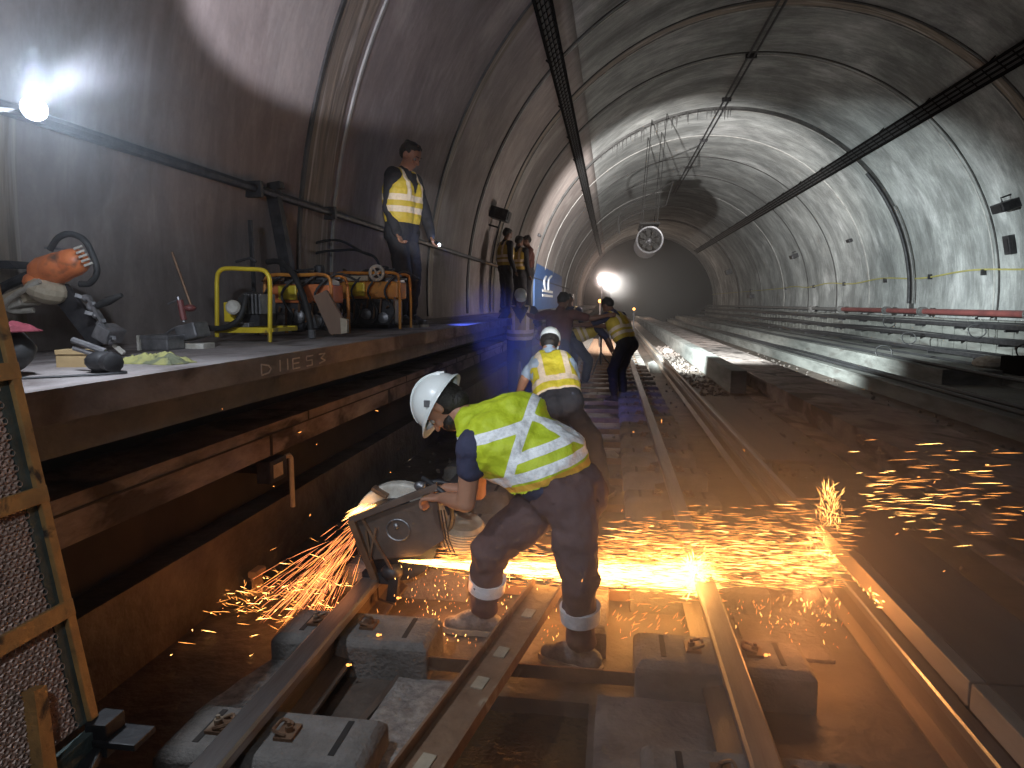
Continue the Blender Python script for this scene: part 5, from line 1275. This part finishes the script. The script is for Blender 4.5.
light('SPOT', 'camera_fill_spot', (-.1, -.1, 1.75), (.85, .92, 1), 120, .03, (-.45, 2.8, .9), 32, .7)  # unseen fill spots added at the camera to brighten vests and crew
light('SPOT', 'camera_fill_spot', (.05, -.1, 1.72), (.9, .95, 1), 1050, .03, (-1.80, 6.3, 2.32), 7.5, .6)
light('SPOT', 'camera_fill_spot', (.05, -.1, 1.8), (.88, .94, 1), 900, .03, (-.42, 5.4, .98), 9, .6)
light('SPOT', 'camera_fill_spot', (.05, -.1, 1.7), (.9, .95, 1), 750, .03, (-.65, 10.5, 1.15), 10, .5)
light('SPOT', 'flood_lamp_side', (fl.x, fl.y+.14, fl.z), (.88, .97, .97), 6500, .08, (fl.x+9, fl.y+8.5, fl.z-2.4), 90, .85)
light('SPOT', 'flood_lamp_beam', (fl.x, fl.y+.14, fl.z), (1, .95, .90), 14000, .06, (fl.x+4.2, fl.y+24, fl.z+3.6), 66, .7)
light('POINT', 'flood_lamp_glow', (fl.x, fl.y-.12, fl.z), (1, .82, .72), 50, .08)
light('SPOT', 'flashlight_beam', tp+V((.04, -.02, -.03)), (.09, .15, 1), 300, .01, (-.95, 7.9, .5), 48, .8)
light('POINT', 'flashlight_glow', tp+V((.05, -.03, 0)), (.4, .55, 1), 1.0, .01)
light('SPOT', 'belt_lamp_beam', hp+V((.03, -.05, 0)), (.5, .65, 1), 6, .01, (.3, 4.0, 0), 60, .6)
for k in range(7):
    q_ = J0+jd*(.12+.15*k); light('POINT', 'spark_light', (q_.x, q_.y+.02, .16), (1, .30, .06), 1.5, .04)
light('POINT', 'spark_light', J2+V((-.1, -.12, .05)), (1, .34, .08), 4, .06)
light('POINT', 'spark_light', PY(694, 572, 3.0), (1, .45, .12), 5, .03)
light('POINT', 'spark_light', (.82, 2.8, .34), (1, .36, .10), 8, .05)
light('POINT', 'spark_light', PY(335, 560, 3.05), (1, .30, .08), .7, .06)
light('POINT', 'spark_light', PY(270, 600, 2.75)+V((0, 0, .05)), (1, .33, .10), .4, .06)
light('POINT', 'amber_lamp_light', PY(600, 301, 21.7), (1, .5, .2), 40, .05)
light('POINT', 'far_lamp_light', (1.5, 56, 2.2), (1, .74, .58), 200, .3)
# ------------------------------------------------------------------ haze
mb = MB(); mb.box((-2.9, -2.9, -.6), (13, 112, 8.8)); hz = mb.build('haze', None if False else mat('haze_mat', (0, 0, 0)))
m = MATS['haze_mat']; nt = m.node_tree; nt.nodes.clear(); o_ = nt.nodes.new('ShaderNodeOutputMaterial'); vs_ = nt.nodes.new('ShaderNodeVolumeScatter')
vs_.inputs['Density'].default_value = .0016; vs_.inputs['Color'].default_value = (1, .90, .85, 1); vs_.inputs['Anisotropy'].default_value = .25
nt.links.new(vs_.outputs[0], o_.inputs['Volume'])
tag(hz, 'thin dusty haze filling the tunnel', None, None, 'stuff'); hz['category'] = 'haze'
hz.display_type = 'WIRE'

def fog(name, label, c, r, dens, col, an=0.):
    """soft ball of smoke or added glow mist, thickest in the middle"""
    mb = MB(); mb.ell((0, 0, 0), r, n=36); m = bpy.data.materials.new(name); m.use_nodes = True; nt = m.node_tree; N = nt.nodes; N.clear(); Lk = nt.links
    o_ = N.new('ShaderNodeOutputMaterial'); vs_ = N.new('ShaderNodeVolumeScatter'); tc = N.new('ShaderNodeTexCoord'); mp = N.new('ShaderNodeMapping'); g = N.new('ShaderNodeTexGradient'); g.gradient_type = 'SPHERICAL'
    mp.inputs['Scale'].default_value = tuple(1/v for v in r); Lk.new(tc.outputs['Object'], mp.inputs[0]); Lk.new(mp.outputs[0], g.inputs[0])
    mt = N.new('ShaderNodeMath'); mt.operation = 'MULTIPLY'; mt.inputs[1].default_value = dens; Lk.new(g.outputs['Fac'], mt.inputs[0]); Lk.new(mt.outputs[0], vs_.inputs['Density'])
    vs_.inputs['Color'].default_value = (*col, 1); vs_.inputs['Anisotropy'].default_value = an; Lk.new(vs_.outputs[0], o_.inputs['Volume'])
    o = mb.build(name, m, smooth=True); o.location = c; tag(o, label, None, None, 'stuff'); return o
fog('smoke', 'orange lit grinding smoke hanging around the sparks', (.70, 2.75, .25), (1.7, 1.8, 1.0), .55, (.95, .9, .85), .15)
fog('mist', 'bluish mist added for the glow around the dazzling work lamp', tuple(LP), (.60, .55, .55), .06, (.8, .9, 1))  # mist ball added to give the lamp a wide glow
fog('blue_glow_mist', 'bluish mist added to show blue light below the platform edge', (-.95, 7.3, .85), (1.0, 1.7, 1.0), .20, (.8, .85, 1))  # mist ball added to catch the blue light here
fog('haze_glow', 'dust added for the glow around the flood lamp behind the crew', (fl.x, fl.y-.1, fl.z), (.9, .8, .8), .05, (1, .85, .8))  # dust ball added for the flood lamp's glare
